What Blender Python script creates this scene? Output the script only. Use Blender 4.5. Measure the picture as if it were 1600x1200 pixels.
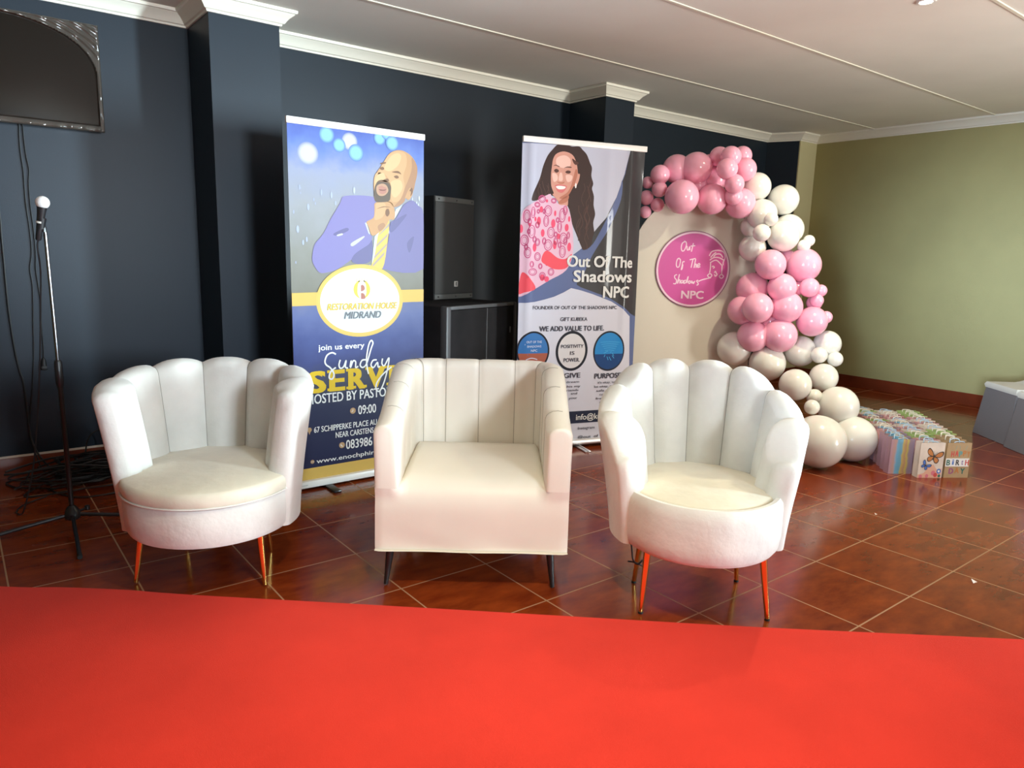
import bpy, bmesh, math, random
from mathutils import Vector, Matrix

# ------------------------------------------------------------------ scene, camera, light
scene = bpy.context.scene
col = scene.collection
for o in list(bpy.data.objects):
    bpy.data.objects.remove(o, do_unlink=True)

cam_data = bpy.data.cameras.new('camera')
cam_data.sensor_width = 36.0
cam_data.lens = 1129.63 / 1600 * 36.0
cam = bpy.data.objects.new('camera', cam_data)
col.objects.link(cam)
cam.matrix_world = Matrix(((0.7917, 0.0890, -0.6044, 0.0),
                           (-0.6103, 0.1581, -0.7762, 0.0),
                           (0.0265, 0.9834, 0.1794, 1.30),
                           (0, 0, 0, 1)))
cam.rotation_mode = 'XYZ'
scene.camera = cam

world = bpy.data.worlds.new('world')
scene.world = world
world.use_nodes = True
wbg = world.node_tree.nodes['Background']
wbg.inputs['Color'].default_value = (0.75, 0.87, 1.0, 1)
wbg.inputs['Strength'].default_value = 1.0

scene.view_settings.view_transform = 'Standard'
scene.view_settings.look = 'None'
scene.view_settings.gamma = 1.0
scene.view_settings.use_curve_mapping = False
scene.view_settings.exposure = 0.0


def area(name, loc, target, sx, sy, power, color, spread=180):
    d = bpy.data.lights.new(name, 'AREA')
    d.shape = 'RECTANGLE'
    d.size, d.size_y = sx, sy
    d.energy = power
    d.color = color
    d.spread = math.radians(spread)
    o = bpy.data.objects.new(name, d)
    col.objects.link(o)
    o.location = loc
    o.rotation_euler = (Vector(target) - Vector(loc)).to_track_quat('-Z', 'Y').to_euler()
    return o


# daylight through the windows of the wall behind the camera: blue from the sky (downwards), warm from the sunlit ground (upwards)
SKY, GROUND = (0.62, 0.81, 1.0), (1.0, 0.99, 0.92)
area('door_daylight', (5.75, -2.70, 1.15), (-0.2, 4.7, 1.85), 0.60, 1.90, 56, (0.68, 0.90, 1.0), 36)
area('door_ground_light', (5.75, -2.70, 1.15), (4.9, 0.1, 2.6), 0.60, 1.90, 95, GROUND, 90)
area('window_daylight', (1.30, -2.70, 1.70), (1.30, 2.8, 1.15), 0.70, 0.85, 11, SKY, 40)
area('window_ground_light', (1.30, -2.70, 1.65), (1.3, -0.5, 2.6), 0.70, 0.85, 48, GROUND, 95)
area('window_daylight', (-2.40, -0.90, 1.60), (7.48, 2.4, 1.1), 1.10, 1.00, 19, SKY, 20)

# ------------------------------------------------------------------ materials
MATS = {}


def nt(name):
    m = bpy.data.materials.new(name)
    m.use_nodes = True
    t = m.node_tree
    b = t.nodes['Principled BSDF']
    MATS[name] = m
    return m, t, b


def link(t, a, b):
    t.links.new(a, b)


def mat(name, c, rough=0.5, metal=0.0, noise=0.0, nscale=8.0, bump=0.0, bscale=60.0, coat=0.0, sheen=0.0, sss=0.0, spec=0.5, trans=0.0):
    m, t, b = nt(name)
    b.inputs['Base Color'].default_value = (*c, 1)
    b.inputs['Roughness'].default_value = rough
    b.inputs['Metallic'].default_value = metal
    b.inputs['Specular IOR Level'].default_value = spec
    if coat:
        b.inputs['Coat Weight'].default_value = coat
        b.inputs['Coat Roughness'].default_value = 0.08
    if sheen:
        b.inputs['Sheen Weight'].default_value = sheen
        b.inputs['Sheen Roughness'].default_value = 0.4
    if sss:
        b.inputs['Subsurface Weight'].default_value = sss
        b.inputs['Subsurface Radius'].default_value = (0.05, 0.03, 0.03)
        b.inputs['Subsurface Scale'].default_value = 0.5
    tc = t.nodes.new('ShaderNodeTexCoord')
    if noise:
        n = t.nodes.new('ShaderNodeTexNoise')
        n.inputs['Scale'].default_value = nscale
        n.inputs['Detail'].default_value = 5
        link(t, tc.outputs['Object'], n.inputs['Vector'])
        r = t.nodes.new('ShaderNodeValToRGB')
        r.color_ramp.elements[0].position = 0.3
        r.color_ramp.elements[1].position = 0.7
        r.color_ramp.elements[0].color = (*[x * (1 - noise) for x in c], 1)
        r.color_ramp.elements[1].color = (*[min(1, x * (1 + noise)) for x in c], 1)
        link(t, n.outputs['Fac'], r.inputs['Fac'])
        link(t, r.outputs['Color'], b.inputs['Base Color'])
    if bump:
        n = t.nodes.new('ShaderNodeTexNoise')
        n.inputs['Scale'].default_value = bscale
        n.inputs['Detail'].default_value = 4
        link(t, tc.outputs['Object'], n.inputs['Vector'])
        bp = t.nodes.new('ShaderNodeBump')
        bp.inputs['Strength'].default_value = bump
        bp.inputs['Distance'].default_value = 0.01
        link(t, n.outputs['Fac'], bp.inputs['Height'])
        link(t, bp.outputs['Normal'], b.inputs['Normal'])
    return m


def tile_mat():
    m, t, b = nt('terracotta_tile')
    tc = t.nodes.new('ShaderNodeTexCoord')
    sep = t.nodes.new('ShaderNodeSeparateXYZ')
    link(t, tc.outputs['Object'], sep.inputs[0])

    def math_(op, a, v2=None, clamp=False):
        n = t.nodes.new('ShaderNodeMath')
        n.operation = op
        n.use_clamp = clamp
        if isinstance(a, (int, float)):
            n.inputs[0].default_value = a
        else:
            link(t, a, n.inputs[0])
        if v2 is not None:
            if isinstance(v2, (int, float)):
                n.inputs[1].default_value = v2
            else:
                link(t, v2, n.inputs[1])
        return n.outputs[0]

    masks, ids = [], []
    for ax, off, pitch in ((0, 2.905, 0.404), (1, 4.71, 0.398)):
        s = math_('DIVIDE', math_('SUBTRACT', sep.outputs[ax], off), pitch)
        fr = math_('FRACT', s)
        ids.append(math_('FLOOR', s))
        d = math_('ABSOLUTE', math_('SUBTRACT', fr, 0.5))
        masks.append(math_('GREATER_THAN', d, 0.5 - 0.0030 / pitch))
    grout = math_('MAXIMUM', masks[0], masks[1])
    wn = t.nodes.new('ShaderNodeTexWhiteNoise')
    wn.noise_dimensions = '2D'
    cmb = t.nodes.new('ShaderNodeCombineXYZ')
    link(t, ids[0], cmb.inputs[0])
    link(t, ids[1], cmb.inputs[1])
    link(t, cmb.outputs[0], wn.inputs['Vector'])
    mp = t.nodes.new('ShaderNodeVectorMath')
    mp.operation = 'ADD'
    link(t, tc.outputs['Object'], mp.inputs[0])
    link(t, wn.outputs['Color'], mp.inputs[1])
    sc = t.nodes.new('ShaderNodeMapping')
    sc.inputs['Scale'].default_value = (3.0, 7.0, 3.0)
    sc.inputs['Rotation'].default_value = (0, 0, 0.6)
    link(t, mp.outputs[0], sc.inputs['Vector'])
    n = t.nodes.new('ShaderNodeTexNoise')
    n.inputs['Scale'].default_value = 2.0
    n.inputs['Detail'].default_value = 6
    n.inputs['Roughness'].default_value = 0.6
    link(t, sc.outputs[0], n.inputs['Vector'])
    r = t.nodes.new('ShaderNodeValToRGB')
    e = r.color_ramp.elements
    e[0].position, e[0].color = 0.30, (0.13, 0.016, 0.003, 1)
    e[1].position, e[1].color = 0.72, (0.27, 0.047, 0.008, 1)
    link(t, n.outputs['Fac'], r.inputs['Fac'])
    mx = t.nodes.new('ShaderNodeMixRGB')
    link(t, grout, mx.inputs[0])
    link(t, r.outputs['Color'], mx.inputs[1])
    mx.inputs[2].default_value = (0.36, 0.20, 0.10, 1)
    link(t, mx.outputs[0], b.inputs['Base Color'])
    rr = t.nodes.new('ShaderNodeMapRange')
    link(t, grout, rr.inputs['Value'])
    rr.inputs['To Min'].default_value = 0.16
    rr.inputs['To Max'].default_value = 0.7
    link(t, rr.outputs[0], b.inputs['Roughness'])
    bp = t.nodes.new('ShaderNodeBump')
    bp.invert = True
    bp.inputs['Strength'].default_value = 0.4
    bp.inputs['Distance'].default_value = 0.002
    link(t, grout, bp.inputs['Height'])
    link(t, bp.outputs['Normal'], b.inputs['Normal'])
    return m


def ramp_mat(name, axis, stops, rough=0.4, noise=0.0, nscale=6.0, coat=0.0, spec=0.5):
    """Printed artwork: colours along one object axis, broken up by noise."""
    m, t, b = nt(name)
    tc = t.nodes.new('ShaderNodeTexCoord')
    sep = t.nodes.new('ShaderNodeSeparateXYZ')
    link(t, tc.outputs['Object'], sep.inputs[0])
    lo, hi = stops[0][0], stops[-1][0]
    mr = t.nodes.new('ShaderNodeMapRange')
    mr.inputs['From Min'].default_value = lo
    mr.inputs['From Max'].default_value = hi
    link(t, sep.outputs[axis], mr.inputs['Value'])
    src = mr.outputs[0]
    if noise:
        n = t.nodes.new('ShaderNodeTexNoise')
        n.inputs['Scale'].default_value = nscale
        n.inputs['Detail'].default_value = 4
        link(t, tc.outputs['Object'], n.inputs['Vector'])
        a = t.nodes.new('ShaderNodeMath')
        a.operation = 'MULTIPLY_ADD'
        link(t, n.outputs['Fac'], a.inputs[0])
        a.inputs[1].default_value = noise
        link(t, src, a.inputs[2])
        s2 = t.nodes.new('ShaderNodeMath')
        s2.operation = 'SUBTRACT'
        link(t, a.outputs[0], s2.inputs[0])
        s2.inputs[1].default_value = noise * 0.5
        src = s2.outputs[0]
    r = t.nodes.new('ShaderNodeValToRGB')
    els = r.color_ramp.elements
    while len(els) < len(stops):
        els.new(0.5)
    for el, (p, c) in zip(els, stops):
        el.position = (p - lo) / (hi - lo)
        el.color = (*c, 1)
    link(t, src, r.inputs['Fac'])
    link(t, r.outputs['Color'], b.inputs['Base Color'])
    b.inputs['Roughness'].default_value = rough
    b.inputs['Specular IOR Level'].default_value = spec
    b.inputs['Coat Weight'].default_value = coat
    return m


mat('navy_paint', (0.010, 0.018, 0.029), 0.45, noise=0.05, nscale=3, bump=0.05, bscale=220, spec=0.3)
mat('olive_paint', (0.38, 0.34, 0.15), 0.55, noise=0.06, nscale=2, bump=0.08, bscale=150)
mat('cream_paint', (0.62, 0.58, 0.34), 0.55, bump=0.05, bscale=150)
mat('ceiling_paint', (0.85, 0.84, 0.77), 0.8, noise=0.03, nscale=2, bump=0.05, bscale=90)
mat('cornice_paint', (0.88, 0.86, 0.75), 0.5)
mat('joint_strip', (0.80, 0.78, 0.66), 0.5)
tile_mat()
mat('skirting_tile', (0.15, 0.028, 0.010), 0.30, spec=0.3, noise=0.25, nscale=5)
mat('grout_line', (0.62, 0.55, 0.48), 0.8)
mat('red_felt', (0.70, 0.046, 0.030), 0.95, noise=0.07, nscale=3, bump=0.25, bscale=500, sheen=0.08, spec=0.05)
mat('velvet', (0.70, 0.69, 0.64), 0.75, noise=0.10, nscale=5, bump=0.5, bscale=14, sheen=0.25, spec=0.25)
mat('velvet_seat', (0.72, 0.67, 0.54), 0.8, noise=0.10, nscale=6, bump=0.5, bscale=12, sheen=0.3, spec=0.2)
mat('velvet_seam_shade', (0.30, 0.28, 0.24), 0.8)  # seam tone, darkened to paint in shade along the creases
mat('leather', (0.80, 0.75, 0.65), 0.42, noise=0.03, nscale=4, bump=0.12, bscale=9, spec=0.4)
mat('leather_seam', (0.40, 0.36, 0.29), 0.6)
mat('gold', (0.95, 0.62, 0.18), 0.16, metal=1.0)
mat('black_wood', (0.012, 0.010, 0.010), 0.35)
mat('black_metal', (0.015, 0.015, 0.017), 0.35, spec=0.5)
mat('chrome_dark', (0.25, 0.25, 0.27), 0.25, metal=1.0)
mat('rubber', (0.012, 0.012, 0.012), 0.6)
mat('cable_black', (0.010, 0.010, 0.011), 0.5)
mat('white_metal', (0.85, 0.84, 0.80), 0.35)
mat('alu', (0.78, 0.78, 0.80), 0.35, metal=0.6)
mat('print_back', (0.45, 0.45, 0.45), 0.6)
mat('speaker_black', (0.016, 0.016, 0.017), 0.55, bump=0.1, bscale=300)
mat('speaker_grille', (0.050, 0.049, 0.047), 0.5, bump=0.5, bscale=700)
mat('speaker_trim', (0.105, 0.105, 0.10), 0.45)
mat('carpeted_box', (0.013, 0.012, 0.013), 0.75, spec=0.12, noise=0.3, nscale=5, bump=0.2, bscale=200)
mat('box_edge', (0.065, 0.066, 0.07), 0.45)
mat('badge_silver', (0.65, 0.63, 0.58), 0.35)
mat('foam_white', (0.80, 0.78, 0.76), 0.8, bump=0.3, bscale=200)
mat('tv_black', (0.010, 0.010, 0.010), 0.3)
mat('film', (0.012, 0.009, 0.007), 0.12, spec=0.22)
mat('latex_pink', (0.96, 0.46, 0.61), 0.22, sss=0.35, coat=0.3)
mat('latex_white', (0.84, 0.83, 0.78), 0.22, sss=0.35, coat=0.3)
mat('board_cream', (0.70, 0.66, 0.57), 0.55)
mat('vinyl_magenta', (0.62, 0.085, 0.36), 0.35)
mat('vinyl_pale', (0.85, 0.62, 0.76), 0.4)
mat('vinyl_dark', (0.22, 0.05, 0.14), 0.4)
mat('grey_fabric', (0.18, 0.165, 0.17), 0.85, bump=0.15, bscale=80)
mat('white_fabric', (0.66, 0.64, 0.58), 0.85, bump=0.1, bscale=60)
mat('paper_scrap', (0.8, 0.7, 0.66), 0.8)
m_, t_, b_ = nt('lamp_glow')
b_.inputs['Emission Color'].default_value = (1.0, 0.95, 0.80, 1)
b_.inputs['Emission Strength'].default_value = 25
# printed inks
G = 0.26
INK = {
    'white': (0.660, 0.660, 0.650), 'yellow': (0.600, 0.400, 0.012), 'gold': (0.580, 0.400, 0.050), 'grey': (0.13, 0.14, 0.15), 'ink': (0.05, 0.05, 0.07),
    'pale': (0.55, 0.62, 0.78), 'bk_blue': (0.22, 0.36, 0.72), 'sleeve': (0.180, 0.160, 0.335), 'suit': (0.155, 0.140, 0.285), 'fold': (0.120, 0.110, 0.225),
    'shirt': (0.460, 0.520, 0.620), 'tie': (0.560, 0.390, 0.100), 'tiestripe': (0.330, 0.270, 0.220), 'skin': (0.430, 0.245, 0.120), 'skin_light': (0.560, 0.360, 0.190),
    'skin_dark': (0.330, 0.180, 0.100), 'beard': (0.100, 0.072, 0.052), 'lip': (0.360, 0.170, 0.130), 'lipdark': (0.170, 0.070, 0.055), 'feature': (0.170, 0.090, 0.050),
    'buttons': (0.420, 0.400, 0.360), 'bokeh_pale': (0.440, 0.440, 0.420), 'bokeh_cyan': (0.200, 0.400, 0.600), 'emblem_gold': (0.550, 0.380, 0.090),
    'emblem_white': (0.550, 0.575, 0.600), 'flame': (0.620, 0.460, 0.060), 'flame_pale': (0.600, 0.540, 0.320), 'letter_r': (0.340, 0.130, 0.090), 'bar_gold': (0.550, 0.360, 0.085), 'icon': (0.400, 0.250, 0.130),
    'skin_mid': (0.49, 0.295, 0.15), 'chin': (0.40, 0.235, 0.15), 'bokeh_pale_c': (0.21, 0.24, 0.36), 'bokeh_cyan_c': (0.10, 0.175, 0.41), 'bokeh_pale_a': (0.29, 0.31, 0.37), 'bokeh_pale_b': (0.37, 0.38, 0.39), 'bokeh_cyan_a': (0.13, 0.24, 0.46), 'bokeh_cyan_b': (0.165, 0.32, 0.53),
    'backdrop': (0.50, 0.51, 0.62), 'dark': (0.045, 0.042, 0.045), 'band': (0.105, 0.135, 0.28), 'hair': (0.045, 0.022, 0.018), 'hair_light': (0.085, 0.042, 0.034), 'wface': (0.62, 0.30, 0.23), 'wlight': (0.80, 0.50, 0.42),
    'wshade': (0.46, 0.17, 0.11), 'wdark': (0.10, 0.04, 0.03), 'wlip': (0.62, 0.16, 0.16), 'teeth': (0.88, 0.80, 0.78), 'dress': (0.72, 0.44, 0.56),
    'dressred': (0.78, 0.08, 0.11), 'ring': (0.55, 0.09, 0.22), 'dot': (0.76, 0.08, 0.16), 'white_panel': (0.58, 0.58, 0.67), 'navy': (0.02, 0.025, 0.05), 'ring_black': (0.012, 0.012, 0.02),
    'sky_a': (0.04, 0.16, 0.42), 'brick': (0.36, 0.10, 0.06), 'oval_white': (0.62, 0.60, 0.62), 'sea_a': (0.02, 0.22, 0.55), 'sea_b': (0.01, 0.05, 0.18), 'sea_c': (0.06, 0.38, 0.70),
}
for k_, c_ in INK.items():
    mat('ink_' + k_, c_, 0.42, spec=0.14, coat=0.25 if k_ in ('dark', 'band') else 0.0)
ramp_mat('ink_stage_hazed', 2, [(0.1, (0.011, 0.012, 0.045)), (0.45, (0.015, 0.017, 0.050)), (0.60, (0.045, 0.047, 0.075)), (0.68, (0.030, 0.038, 0.13)), (0.80, (0.045, 0.060, 0.18)), (0.95, (0.085, 0.105, 0.24)), (1.02, (0.11, 0.125, 0.24)),
                          (1.05, (0.16, 0.15, 0.12)), (1.25, (0.20, 0.195, 0.17)), (1.5, (0.25, 0.255, 0.27)), (1.68, (0.24, 0.26, 0.35)), (1.80, (0.11, 0.17, 0.43)), (1.93, (0.06, 0.09, 0.32))], 0.42, noise=0.10, nscale=9, spec=0.14)  # stage print, with the gloss glare painted in as grey mid-height haze

# ------------------------------------------------------------------ mesh helpers


def tag(o, label=None, cat=None, group=None, kind=None):
    for k, v in (('label', label), ('category', cat), ('group', group), ('kind', kind)):
        if v:
            o[k] = v
    return o


def empty(name, loc=(0, 0, 0), rz=0.0, label=None, cat=None, group=None, rot=None):
    o = bpy.data.objects.new(name, None)
    o.empty_display_size = 0.05
    col.objects.link(o)
    o.location = loc
    o.rotation_euler = rot if rot else (0, 0, rz)
    return tag(o, label, cat, group)


def mesh(name, verts, faces, mats, parent=None, smooth=False, midx=None, loc=None):
    me = bpy.data.meshes.new(name)
    me.from_pydata([tuple(v) for v in verts], [], faces)
    if isinstance(mats, str):
        mats = [mats]
    for m in mats:
        me.materials.append(MATS[m])
    if midx:
        me.polygons.foreach_set('material_index', midx)
    if smooth:
        me.polygons.foreach_set('use_smooth', [True] * len(me.polygons))
    me.update()
    o = bpy.data.objects.new(name, me)
    col.objects.link(o)
    if parent:
        o.parent = parent
    if loc:
        o.location = loc
    return o


def fix(o, angle=None):
    """Consistent outward normals; shade smooth by angle."""
    bm = bmesh.new()
    bm.from_mesh(o.data)
    bmesh.ops.recalc_face_normals(bm, faces=bm.faces)
    if angle is not None:
        a = math.radians(angle)
        for f in bm.faces:
            f.smooth = True
        for e in bm.edges:
            if len(e.link_faces) == 2 and e.calc_face_angle(0) > a:
                e.smooth = False
    bm.to_mesh(o.data)
    bm.free()
    return o


class MB:
    """Collects solids and builds them as one mesh object."""

    def __init__(self):
        self.v, self.f = [], []

    def add(self, verts, faces):
        n = len(self.v)
        self.v += [Vector(p) for p in verts]
        self.f += [tuple(i + n for i in q) for q in faces]
        return self

    def box(self, x0, x1, y0, y1, z0, z1, bev=0.0, seg=2, M=None):
        bm = bmesh.new()
        bmesh.ops.create_cube(bm, size=1.0)
        for v in bm.verts:
            v.co = Vector(((x0 + x1) / 2 + v.co.x * (x1 - x0), (y0 + y1) / 2 + v.co.y * (y1 - y0), (z0 + z1) / 2 + v.co.z * (z1 - z0)))
        if bev:
            bmesh.ops.bevel(bm, geom=bm.edges[:], offset=bev, segments=seg, affect='EDGES', profile=0.5)
        bm.verts.index_update()
        vs = [M @ v.co if M else v.co.copy() for v in bm.verts]
        self.add(vs, [[v.index for v in f.verts] for f in bm.faces])
        bm.free()
        return self

    def tube(self, pts, r, seg=8, cap=True):
        pts = [Vector(p) for p in pts]
        n = len(pts)
        rs = r if isinstance(r, (list, tuple)) else [r] * n
        rings = []
        up = Vector((0, 0, 1))
        prev = None
        for i, p in enumerate(pts):
            t = (pts[min(i + 1, n - 1)] - pts[max(i - 1, 0)])
            t = t.normalized() if t.length > 1e-9 else Vector((0, 0, 1))
            if prev is None:
                a = t.cross(up if abs(t.z) < 0.95 else Vector((1, 0, 0))).normalized()
            else:
                a = (prev - t * prev.dot(t))
                a = a.normalized() if a.length > 1e-6 else t.orthogonal().normalized()
            prev = a
            b = t.cross(a)
            rings.append([p + (a * math.cos(k * 2 * math.pi / seg) + b * math.sin(k * 2 * math.pi / seg)) * rs[i] for k in range(seg)])
        return self.loft(rings, cap)

    def loft(self, rings, cap=True, close=True):
        m = len(rings[0])
        vs = [p for r in rings for p in r]
        fs = []
        for i in range(len(rings) - 1):
            for k in range(m if close else m - 1):
                k2 = (k + 1) % m
                fs.append((i * m + k, i * m + k2, (i + 1) * m + k2, (i + 1) * m + k))
        if cap:
            fs.append(tuple(range(m))[::-1])
            fs.append(tuple((len(rings) - 1) * m + k for k in range(m)))
        return self.add(vs, fs)

    def lathe(self, prof, seg=24, c=(0, 0), sx=1.0, sy=1.0, cap=True):
        rings = [[(c[0] + r * sx * math.cos(k * 2 * math.pi / seg), c[1] + r * sy * math.sin(k * 2 * math.pi / seg), z) for k in range(seg)] for r, z in prof]
        return self.loft(rings, cap)

    def build(self, name, mats, parent=None, angle=35, label=None):
        o = mesh(name, self.v, self.f, mats, parent)
        fix(o, angle)
        if label:
            o['label'] = label
        return o


def smooth_path(pts, n=8, closed=False):
    pts = [Vector(p) for p in pts]
    out = []
    L = len(pts)
    for i in range(L if closed else L - 1):
        if closed:
            p0, p1, p2, p3 = pts[i - 1], pts[i], pts[(i + 1) % L], pts[(i + 2) % L]
        else:
            p0, p1, p2, p3 = pts[max(i - 1, 0)], pts[i], pts[i + 1], pts[min(i + 2, L - 1)]
        for k in range(n):
            t = k / n
            out.append(0.5 * ((2 * p1) + (p2 - p0) * t + (2 * p0 - 5 * p1 + 4 * p2 - p3) * t * t + (3 * p1 - p0 - 3 * p2 + p3) * t ** 3))
    if not closed:
        out.append(pts[-1])
    return out


def sstep(a, b, x):
    t = max(0.0, min(1.0, (x - a) / (b - a)))
    return t * t * (3 - 2 * t)


def copy_tree(o, parent=None):
    c = o.copy()
    col.objects.link(c)
    if parent:
        c.parent = parent
    for ch in list(o.children):
        copy_tree(ch, c)
    return c


# ------------------------------------------------------------------ the room
def struct(o):
    o['kind'] = 'structure'
    return o


ZC = 2.60            # ceiling height
WY = 4.72            # dark wall
RX = 7.48            # right wall
LX, FY = -2.30, -2.60
PX = 7.165            # edge of the cream pier in the far corner
PLAN = [(LX, WY), (1.225, WY), (1.225, 4.30), (1.61, 4.30), (1.61, WY), (4.205, WY), (4.205, 4.30), (4.53, 4.30), (4.53, WY), (7.03, WY), (PX, 4.42)]
RPLAN = [(PX, 4.42), (RX, 4.42), (RX, FY)]


def wall_sheet(name, plan, m, th=0.12):
    """A wall following a plan polyline, with thickness on its far side."""
    off = offset_plan(plan, -th)
    vs, fs = [], []
    for (x, y), (a, b) in zip(plan, off):
        vs += [(x, y, 0), (x, y, ZC), (a, b, 0), (a, b, ZC)]
    for i in range(len(plan) - 1):
        k = i * 4
        fs += [(k, k + 4, k + 5, k + 1), (k + 2, k + 3, k + 7, k + 6)]
    fs += [(0, 1, 3, 2), (len(plan) * 4 - 4, len(plan) * 4 - 2, len(plan) * 4 - 1, len(plan) * 4 - 3)]
    return struct(mesh(name, vs, fs, m))


def seg_n(a, b):
    d = Vector((b[0] - a[0], b[1] - a[1])).normalized()
    return Vector((d.y, -d.x))          # towards the room


def offset_plan(plan, d):
    out = []
    for i, p in enumerate(plan):
        ns = []
        if i > 0:
            ns.append(seg_n(plan[i - 1], p))
        if i < len(plan) - 1:
            ns.append(seg_n(p, plan[i + 1]))
        n = ns[0] if len(ns) == 1 else (ns[0] + ns[1]) / (1 + ns[0].dot(ns[1]))
        out.append((p[0] + n.x * d, p[1] + n.y * d))
    return out


def sweep(name, plan, prof, m, angle=40):
    rings = []
    offs = {d: offset_plan(plan, d) for d, z in prof}
    for i in range(len(plan)):
        rings.append([(offs[d][i][0], offs[d][i][1], z) for d, z in prof])
    b = MB().loft(rings, True)
    return struct(b.build(name, m, None, angle))


wall_sheet('wall_back', PLAN, 'navy_paint')
wall_sheet('wall_right', RPLAN[1:], 'olive_paint')
# the cream end of the dark wall (its front face)
struct(MB().box(PX - .002, RX, 4.412, 4.50, 0, ZC).build('wall_back_pier', 'cream_paint', None, None))
# floor and ceiling
struct(mesh('floor', [(LX - .2, FY - .2, 0), (RX + .2, FY - .2, 0), (RX + .2, WY + .2, 0), (LX - .2, WY + .2, 0), (LX - .2, FY - .2, -.1), (RX + .2, FY - .2, -.1), (RX + .2, WY + .2, -.1), (LX - .2, WY + .2, -.1)],
            [(0, 1, 2, 3), (7, 6, 5, 4), (0, 4, 5, 1), (1, 5, 6, 2), (2, 6, 7, 3), (3, 7, 4, 0)], 'terracotta_tile'))
struct(MB().box(LX - .2, RX + .2, FY - .2, WY + .2, ZC, ZC + .1).build('ceiling', 'ceiling_paint', None, None))


def holed_wall(name, axis, pos, lo, hi, th, holes, m):
    """Wall on x=pos or y=pos with window openings (a0, a1, z0, z1)."""
    b = MB()
    cur = lo

    def bx(a0, a1, z0, z1):
        if axis == 'y':
            b.box(a0, a1, pos - th, pos, z0, z1)
        else:
            b.box(pos - th, pos, a0, a1, z0, z1)
    for a0, a1, z0, z1 in holes:
        bx(cur, a0, 0, ZC)
        bx(a0, a1, 0, z0)
        bx(a0, a1, z1, ZC)
        cur = a1
    bx(cur, hi, 0, ZC)
    return struct(b.build(name, m, None, None))


def window(name, axis, pos, a0, a1, z0, z1, nm):
    b = MB()

    def bx(u0, u1, w0, w1):
        if axis == 'y':
            b.box(u0, u1, pos - .06, pos - .02, w0, w1)
        else:
            b.box(pos - .06, pos - .02, u0, u1, w0, w1)
    f = .035
    bx(a0, a1, z0, z0 + f)
    bx(a0, a1, z1 - f, z1)
    bx(a0, a0 + f, z0, z1)
    bx(a1 - f, a1, z0, z1)
    for k in range(1, nm):
        u = a0 + (a1 - a0) * k / nm
        bx(u - .015, u + .015, z0, z1)
    return struct(b.build(name, 'white_metal', None, None))


HOLES_F = [(0.92, 1.68, 1.25, 2.15), (5.43, 6.07, 0.05, 2.15)]
holed_wall('wall_front', 'y', FY, LX, RX, .08, HOLES_F, 'olive_paint')
holed_wall('wall_left', 'x', LX, FY, WY, .08, [(-1.5, -0.3, 1.05, 2.15)], 'olive_paint')
window('window_1', 'y', FY, 0.92, 1.68, 1.25, 2.15, 1)
window('door_1', 'y', FY, 5.43, 6.07, 0.05, 2.15, 1)
window('window_2', 'x', LX, -1.5, -0.3, 1.05, 2.15, 2)

COVE = [(0.0, ZC), (0.0, 2.520), (0.010, 2.520), (0.014, 2.530), (0.024, 2.534), (0.034, 2.548), (0.046, 2.562), (0.062, 2.574), (0.070, 2.582), (0.078, 2.584), (0.080, 2.592), (0.080, ZC)]
sweep('trim_1', PLAN + [(RX, 4.42), (RX, FY)], COVE, 'cornice_paint', 30)
SK = [(0.0, 0.0), (0.0, 0.112), (0.012, 0.112), (0.014, 0.108), (0.014, 0.0)]
sweep('baseboard_back', PLAN + [(RX, 4.42)], SK, 'skirting_tile')
sweep('baseboard_right', [(RX, 4.42), (RX, FY)], SK, 'skirting_tile')
sweep('trim_2', PLAN, [(0.0, 0.112), (0.0, 0.122), (0.008, 0.121), (0.012, 0.112)], 'grout_line')
for k_, y_ in enumerate((3.78, 2.715, 1.63, 0.55, -0.53, -1.6)):
    struct(MB().box(LX, RX, y_ - .011, y_ + .011, ZC - .005, ZC + .001, .002, 1).build('trim_%d' % (k_ + 3), 'joint_strip', None, None))


def downlight(x, y, label, spot, cone=150):
    t = empty('ceiling_downlight', (x, y, ZC), 0, label, 'ceiling light', 'recessed ceiling downlights')
    MB().lathe([(0.030, 0.0), (0.030, -0.004), (0.034, -0.007), (0.044, -0.006), (0.048, 0.0)], 28, cap=False).build('bezel', 'white_metal', t)
    MB().lathe([(0.001, -0.003), (0.030, -0.003), (0.030, 0.002), (0.001, 0.002)], 24).build('bulb', 'lamp_glow', t, label='glowing lamp disc')
    d = bpy.data.lights.new('downlight_beam', 'SPOT')
    d.energy = spot
    d.color = (1.0, 0.93, 0.66)
    d.spot_size = math.radians(cone)
    d.spot_blend = 1.0
    d.shadow_soft_size = 0.04
    o = bpy.data.objects.new('downlight_beam', d)
    col.objects.link(o)
    o.location = (x, y, ZC - 0.02)
    return t


downlight(4.03, 1.86, 'lit recessed downlight at the top edge of the photo, right of the ceiling joint', 140)
downlight(0.92, 1.08, 'lit recessed downlight in the ceiling above the red carpet', 190, 96)

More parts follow.
